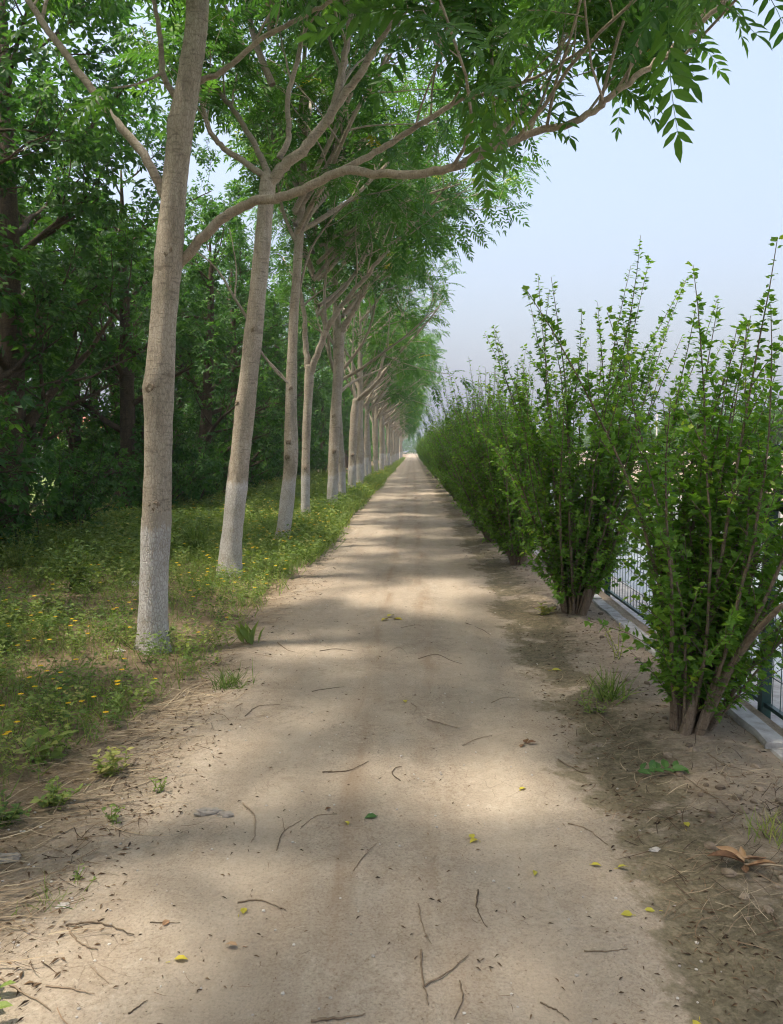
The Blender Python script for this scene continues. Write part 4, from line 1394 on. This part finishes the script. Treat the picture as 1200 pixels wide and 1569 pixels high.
# ------------------------------------------------------------------ twigs lying about (measured in the photograph)
TW = 'dry twigs fallen on the ground'
TWIGS = [
    ([(372, 1232), (390, 1250), (391, 1275), (386, 1293)], .006, None, 'hooked dry twig lying lengthwise on the path, left of centre'),
    ([(424, 1304), (434, 1276), (462, 1258)], .004, [(436, 1273), (433, 1255)], 'small forked twig on the path beside the hooked twig'),
    ([(462, 1268), (486, 1251), (516, 1248)], .004, None, 'thin bent twig pointing at the green fallen leaf on the path'),
    ([(541, 1336), (560, 1310), (577, 1294)], .004, None, 'straight slanting twig below the green fallen leaf'),
    ([(494, 1184), (532, 1182), (566, 1167)], .005, None, 'gently bowed twig lying across the middle of the path'),
    ([(613, 1197), (602, 1187), (604, 1179), (616, 1175)], .005, None, 'small curled twig bent like a hook in mid path'),
    ([(654, 1103), (675, 1109), (704, 1117)], .006, None, 'short thick dark twig lying across the path'),
    ([(709, 1143), (730, 1133), (753, 1128)], .004, None, 'thin twig with a knobbed end in the right wheel track'),
    ([(641, 1386), (648, 1420), (661, 1448)], .004, None, 'slender curved twig lying just above the big forked twig'),
    ([(646, 1458), (648, 1505), (657, 1543)], .006, [(650, 1513), (690, 1490), (718, 1466)], 'big forked twig shaped like a V at the bottom of the path'),
    ([(733, 1365), (731, 1392), (746, 1422)], .005, None, 'bowed dark twig to the upper right of the forked twig'),
    ([(705, 1505), (709, 1532), (696, 1563)], .004, None, 'pale thin twig beside the foot of the forked twig'),
    ([(478, 1568), (520, 1562), (561, 1557)], .007, None, 'thick twig lying across the very bottom of the path'),
    ([(365, 1384), (400, 1381), (438, 1396)], .005, None, 'arched twig next to a yellow leaf, left of centre'),
    ([(230, 1414), (276, 1415)], .003, None, 'short straight twig lying crosswise left of the yellow leaf'),
    ([(100, 1420), (150, 1416), (204, 1434)], .006, None, 'long crooked stalk near the pale pebble at left'),
    ([(104, 1424), (124, 1448), (151, 1457)], .006, None, 'broken stick below the long crooked stalk at left'),
    ([(139, 1482), (168, 1508)], .004, None, 'short slanting twig near the bottom left corner'),
    ([(70, 1512), (110, 1517), (144, 1525)], .005, None, 'brown stick lying crosswise near the bottom left corner'),
    ([(0, 1500), (30, 1520), (78, 1550)], .006, None, 'stout stick reaching in from the bottom left corner'),
    ([(197, 1555), (225, 1534)], .004, None, 'pale broken stalk near the bottom edge at left'),
    ([(630, 1078), (639, 1085), (632, 1096)], .004, None, 'small bent twig beside a yellow leaf in mid path'),
    ([(376, 1098), (395, 1083), (429, 1080)], .004, None, 'bent twig close to the left verge straw'),
    ([(478, 1060), (500, 1056), (527, 1053)], .004, None, 'straight thin twig across the left wheel track'),
    ([(895, 1458), (930, 1459), (962, 1455)], .004, None, 'reddish straight twig near the edge of the moss'),
    ([(828, 1537), (850, 1548), (872, 1563)], .004, None, 'dark thin twig at the bottom, right of centre'),
    ([(855, 1165), (888, 1183), (905, 1186)], .006, None, 'brown twig lying at the rim of the mossy strip'),
    ([(1030, 1166), (1050, 1192), (1112, 1233)], .007, None, 'long brown stick lying beside the green sprig'),
    ([(1085, 1156), (1112, 1172), (1150, 1183)], .005, None, 'thin dark stick on bare soil before the nearest shrub'),
    ([(870, 1263), (900, 1272), (932, 1296)], .005, None, 'jointed twig on pale cracked earth below the moss rim'),
    ([(1179, 1388), (1186, 1412), (1200, 1432)], .005, None, 'pale bent stalk at the right border on the moss'),
    ([(912, 1090), (935, 1112), (948, 1132)], .007, None, 'brown stick lying just left of the nearest shrub stems'),
    ([(490, 998), (515, 995), (540, 998)], .005, None, 'dark twig across the left wheel track, before the sunlit patch'),
    ([(598, 998), (612, 992), (624, 1002)], .004, None, 'small arched twig in mid path below the large yellow leaf'),
    ([(640, 1010), (668, 1003), (690, 1012), (708, 1018)], .004, None, 'crooked twig at the upper rim of the sunlit patch'),
    ([(714, 955), (740, 966), (752, 974)], .005, None, 'straight twig near the right side, level with the large yellow leaf'),
    ([(425, 985), (440, 996), (452, 1000)], .006, None, 'bark strip by the left grass edge'),
    ([(615, 962), (640, 958), (650, 962)], .005, None, 'thin crossed twig just below the large yellow leaf'),
    ([(752, 1078), (770, 1070), (790, 1069)], .004, None, 'faint pale twig by the right wheel track'),
]
twr = np.random.default_rng(77)
for pts, r, fork, lab in TWIGS:
    q = np.array([G(u, v) for u, v in pts])
    c = q.mean(0)
    q[:, 2] += r * .8
    s, = spline(q - c, 14)
    s = s + twr.normal(0, r * .35, s.shape) * [1, 1, .3]
    mb = MB()
    rad_ = np.linspace(r, r * .45, 14) * .62
    tube(mb, s, rad_, 6, 1 + .12 * twr.normal(0, 1, (14, 6)), twr.random())
    if fork:
        fq = np.array([G(u, v) for u, v in fork]) - c
        fq[:, 2] += r * .9
        f_, = spline(fq, 10)
        tube(mb, f_ + twr.normal(0, r * .25, f_.shape) * [1, 1, .2], np.linspace(r * .8, r * .35, 10) * .62, 6, None, .5)
    o = mb.build('twig', M['twig'], None, True)
    o.location = c
    tag(o, lab, 'twig', TW)

# fallen leaves
FLV = 'single leaves fallen on the path'
LEAVES = [
    ((600, 948), .10, 'yellow_leaf', 3, 'large yellow leaf lying in mid path, the farthest of them'),
    ((622, 1077), .05, 'yellow_leaf', 1, 'yellow leaf touching a small bent twig'),
    ((573, 1252), .06, 'green_leaf', 1, 'green leaf fallen in the middle of the path'),
    ((366, 1403), .04, 'yellow_leaf', 1, 'yellow leaf lying under the arched twig'),
    ((261, 1476), .045, 'yellow_leaf', 1, 'yellow leaf on the dusty earth at lower left'),
    ((947, 1332), .045, 'yellow_leaf', 1, 'yellow leaf at the rim where earth meets moss'),
    ((969, 1404), .04, 'yellow_leaf', 1, 'yellow leaf in the sunlit patch at lower right'),
    ((1010, 1397), .04, 'yellow_leaf', 1, 'bright yellow leaf where the sunlit patch meets the moss'),
    ((1050, 1272), .045, 'yellow_leaf', 1, 'yellow green leaf lying on the mossy strip'),
    ((908, 1326), .04, 'yellow_leaf', 1, 'dull yellow leaf just left of the moss rim'),
    ((735, 1289), .045, 'yellow_leaf', 2, 'pair of pale yellow leaflets right of mid path'),
    ((845, 1028), .075, 'yellow_leaf', 1, 'narrow yellow leaf on dark moss near the shrubs'),
    ((820, 1338), .035, 'yellow_leaf', 1, 'small yellow leaf in the right wheel track'),
    ((1072, 1565), .045, 'yellow_leaf', 1, 'yellow leaf at the bottom edge on the moss'),
    ((532, 1264), .035, 'yellow_leaf', 1, 'tiny yellow green leaf left of the green leaf'),
    ((799, 1212), .04, 'yellow_leaf', 1, 'faded green yellow leaflet near the right wheel track'),
    ((372, 1452), .045, 'brown_leaf', 1, 'dark brown curled leaf on the dust at lower left'),
    ((248, 1422), .035, 'brown_leaf', 1, 'small dark dead leaf below the short straight twig'),
    ((500, 1240), .035, 'brown_leaf', 1, 'small red brown leaf scrap above the bent twigs'),
    ((815, 1140), .06, 'brown_leaf', 3, 'crumpled dark dead leaf at right near the moss'),
]
for (u, v), s, mk, cnt, lab in LEAVES:
    c = G(u, v)
    mb = MB()
    for k in range(cnt):
        a = twr.uniform(0, 6.28)
        bake(mb, OVAL[0] * [1.15, 1, 1.6], OVAL[1], [(twr.normal(0, .008) * cnt, twr.normal(0, .008) * cnt, .006 + .004 * k)], [(math.cos(a), math.sin(a), .08)], [(twr.normal(0, .2), twr.normal(0, .2), 1)], s, twr.random())
    tube(mb, [(0, 0, .005), (-.3 * s * math.cos(a), -.3 * s * math.sin(a), .004)], .0012, 4)
    o = mb.build('fallen_leaf', M[mk])
    o.location = c
    tag(o, lab, 'leaf', FLV)

# curled dead leaf cluster on the moss, right
c = G(1140, 1332)
dl = empty('dead_leaf_cluster', c); tag(dl, 'cluster of curled tan dead leaves lying on the moss', 'dead leaves')
CUR = []
for k, (a, s) in enumerate([(2.9, .13), (2.2, .12), (.5, .12), (1.3, .1), (4.4, .1), (-.6, .11)]):
    mb = MB()
    n = 7; t = np.linspace(0, 1, n)
    V = []
    for tt in t:
        w = .22 * math.sin(math.pi * min(.97, tt * .9 + .06))
        for q, ph in enumerate(np.linspace(-1.1, 1.1, 5)):
            V.append((math.sin(ph) * w * .7, tt, (1 - math.cos(ph)) * w * .9 + .12 * math.sin(3 * tt + k)))
    i = np.arange(n - 1)[:, None]; j = np.arange(4)[None]
    f = np.stack([i * 5 + j, i * 5 + j + 1, (i + 1) * 5 + j + 1, (i + 1) * 5 + j], -1).reshape(-1, 4)
    bake(mb, np.array(V), [f], [(0, 0, .025)], [(math.cos(a), math.sin(a), .05 + .12 * (k % 2))], [(twr.normal(0, .3), twr.normal(0, .3), 1)], s, twr.random())
    mb.build('leaf', M['brown_leaf'], dl, True)
mb = MB(); tube(mb, [(0, 0, .02), (.1, 0, .02), (.2, -.01, .012)], .004, 5); mb.build('stem', M['straw'], dl)

# green sprig lying near the nearest shrub
c = G(1012, 1188)
sp = empty('leafy_sprig', c); tag(sp, 'fresh green sprig lying on the soil before the nearest shrub', 'sprig')
mb = MB(); tube(mb, [(-.12, .01, .012), (0, 0, .02), (.1, .04, .025)], [.003, .003, .0015], 5); mb.build('stem', M['twig'], sp)
for k in range(11):
    t = k / 10; a = 1.57 + (1 if k % 2 else -1) * twr.uniform(.6, 1.4) - 1.3
    mb = MB()
    bake(mb, *OVAL, [(-.11 + .21 * t, .01 + .03 * t, .02)], [(math.cos(a) , math.sin(a), twr.uniform(.05, .5))], [(twr.normal(0, .3), -.3, 1)], twr.uniform(.06, .095), twr.uniform(.2, .6))
    mb.build('leaf', M['green_leaf'], sp)


# single plants and tufts
def tuft(u, v, n, hgt, spread, mat, label, blades=True, tint=.5, wid=1.0, name='grass_tuft', cat='grass tuft', leafl=.05, stems=6):
    c = G(u, v)
    o = empty(name, c); tag(o, label, cat)
    if blades:
        mb = MB()
        p = np.stack([twr.normal(0, .02 + spread * .05, n), twr.normal(0, .02 + spread * .05, n), np.full(n, -.01)], -1)
        al = norm(np.stack([twr.normal(0, spread, n), twr.normal(0, spread, n), np.ones(n)], -1))
        bake(mb, BL[0] * [1.2 * wid, 1, 1.6], BL[1], p, al, norm(twr.normal(0, 1, (n, 3)) * [1, 1, .1]), hgt * twr.uniform(.5, 1.1, n), np.clip(twr.normal(tint, .15, n), 0, 1))
        if wid > 3:
            for k in range(n):
                lm = MB()
                bake(lm, OVAL[0] * [.55, 1, 1], OVAL[1], p[k:k + 1], al[k:k + 1], norm(twr.normal(0, 1, (1, 3)) * [1, 1, .1]), hgt * twr.uniform(.5, 1.1), tint)
                lm.build('leaf', M[mat], o)
        else:
            mb.build('blades', M[mat], o)["kind"] = 'stuff'
    else:
        st = MB(); lf = MB()
        for s in range(stems):
            d = norm([twr.normal(0, spread), twr.normal(0, spread), 1])
            q = polyline(twr, (twr.normal(0, .02), twr.normal(0, .02), -.01), d, hgt * twr.uniform(.6, 1.1), 6, .08, .03)
            tube(st, q, np.linspace(.003, .0015, 7), 4, tint=.8)
            m = max(4, int(n / stems))
            t = np.linspace(.12, 1, m) * 5.99
            i = t.astype(int)
            p = q[i] + (q[np.minimum(i + 1, 6)] - q[i]) * (t - i)[:, None]
            a = np.arange(m) * 2.4 + twr.uniform(0, 6)
            bake(lf, *OVAL, p, np.stack([np.cos(a), np.sin(a), twr.uniform(0, .6, m)], -1), norm(twr.normal(0, .3, (m, 3)) + [0, 0, 1]), leafl * twr.uniform(.6, 1.2, m), np.clip(twr.normal(tint, .15, m), 0, 1))
        st.build('stem', M[mat], o); lf.build('leaves', M[mat], o)["kind"] = 'stuff'
    return o


tuft(1182, 1285, 60, .15, .35, 'leaf_weed', 'yellow green grass tuft at the right border beside the dead leaves', tint=.85)
tuft(935, 1070, 110, .22, .5, 'leaf_weed', 'thin grassy weed growing left of the nearest shrub foot', tint=.45)
tuft(905, 1092, 60, .16, .6, 'leaf_weed', 'low weed with a yellow bloom at the mossy rim', blades=False, tint=.5, name='weed_plant', cat='weed', leafl=.035)
tuft(832, 942, 40, .14, .7, 'leaf_weed', 'lone bright green seedling on bare soil before the second shrub', blades=False, tint=.95, name='weed_plant', cat='weed', leafl=.07, stems=4)
tuft(948, 1010, 40, .3, .25, 'leaf_weed', 'thin yellowing weed stalk standing near the kerb', blades=False, tint=1.0, name='weed_plant', cat='weed', leafl=.03, stems=5)
tuft(352, 1052, 130, .17, .7, 'leaf_weed', 'dark grass tuft at the path edge beside the first tree', tint=.3)
tuft(172, 1188, 110, .16, .6, 'leaf_weed', 'bright green leafy weed in the straw at left', blades=False, tint=.9, name='weed_plant', cat='weed', leafl=.045, stems=9)
tuft(70, 1165, 30, .18, .5, 'leaf_weed', 'broad leaved weed near the left border among brown leaves', blades=False, tint=.5, name='weed_plant', cat='weed', leafl=.09, stems=5)
tuft(85, 1235, 120, .14, .7, 'leaf_weed', 'sprawling green weed at the straw edge near the left border', blades=False, tint=.6, name='weed_plant', cat='weed', leafl=.04, stems=10)
tuft(10, 1262, 120, .15, .8, 'leaf_weed', 'grey green weed clump in the left border above bare earth', blades=False, tint=.35, name='weed_plant', cat='weed', leafl=.04, stems=12)
tuft(385, 985, 16, .2, .35, 'leaf_weed', 'broad upright green leaves between the first two trees', tint=.55, wid=7, name='weed_plant', cat='weed')
tuft(170, 1260, 30, .1, .7, 'leaf_weed', 'small bluish weed on bare earth below the straw', blades=False, tint=.3, name='weed_plant', cat='weed', leafl=.03, stems=6)
tuft(248, 1212, 24, .1, .6, 'leaf_weed', 'tiny leafy weed at the left side of the path', blades=False, tint=.4, name='weed_plant', cat='weed', leafl=.025, stems=5)
tuft(122, 1352, 18, .07, .6, 'leaf_weed', 'tiny weed sprig on bare earth above the pale pebble', blades=False, tint=.35, name='weed_plant', cat='weed', leafl=.02, stems=4)
tuft(72, 1385, 40, .1, .7, 'leaf_weed', 'thin grass tuft beside the pale pebble', tint=.4)
tuft(-14, 1545, 14, .12, .5, 'leaf_weed', 'broad green leaf entering at the bottom left corner', blades=False, tint=.55, name='weed_plant', cat='weed', leafl=.06, stems=3)
tuft(118, 905, 420, .62, .42, 'leaf_weed', 'dense bluish green bushy weed left of the first tree', blades=False, tint=.12, name='weed_plant', cat='weed', leafl=.07, stems=34)
tuft(30, 880, 300, .6, .5, 'leaf_weed', 'dark bushy weed at the left border under the wood', blades=False, tint=.15, name='weed_plant', cat='weed', leafl=.07, stems=26)
tuft(300, 850, 160, .5, .35, 'leaf_weed', 'tall grass clump in the shade between the first two trunks', tint=.35, wid=1.2)

# stones
def stone(u, v, r, sq, label, mat='stone', name='stone'):
    c = G(u, v)
    V, F = lump(twr, 1.0, 14, 9)
    V = V * (1 + .16 * np.sin(V[:, :1] * 5 + 3 * u) * np.cos(V[:, 1:2] * 4 + v) + .1 * np.sin(V[:, 2:3] * 9 + V[:, :1] * 7))
    V = np.round(V * 3.2) / 3.2 * .45 + V * .55
    mb = MB(); mb.add(V * [r * sq, r * .7, r * .75], F, .5)
    o = mb.build(name, M[mat]); o.location = c + np.array([0, 0, r * .15]); o.rotation_euler = (0, 0, twr.uniform(-.4, .4))
    tag(o, label, 'stone')
stone(128, 897, .1, 1.25, 'long pale stone lying in the weeds left of the first tree')
stone(207, 897, .085, 1.1, 'pale grey stone showing beside the first whitewashed trunk')
stone(183, 998, .035, 1.2, 'small grey stone near the foot of the first tree')
stone(97, 1389, .02, 1.1, 'pale pebble on bare earth at lower left')
stone(1003, 1303, .02, 1.1, 'round pale pebble on the mossy strip')
stone(318, 1246, .035, 1.7, 'flat broken lump of grey rubble at the left side of the path', 'rubble')
stone(345, 1250, .028, 1.4, 'small rubble chip beside the flat grey lump', 'rubble')
stone(10, 1318, .04, 1.3, 'grey flat stone at the left border', 'rubble')

# ------------------------------------------------------------------ summer haze
hz = MB()
box(hz, -520, 520, -60, 620, -2.0, 15)
m, nt, out = new_mat('haze')
g = N(nt)
pv = g('VolumePrincipled', {'Color': (.86, .9, .97, 1), 'Density': .0010, 'Anisotropy': .2})
nt.links.new(pv.outputs[0], out.inputs['Volume'])
ho = hz.build('haze', m)
tag(ho, 'thin summer haze in the air', 'haze', kind='stuff')
print('verts', sum(len(me.vertices) for me in bpy.data.meshes), 'tris', sum(sum(1 for _ in ()) for me in bpy.data.meshes), 'polys', sum(len(me.polygons) for me in bpy.data.meshes), 'objs', len(bpy.data.objects))
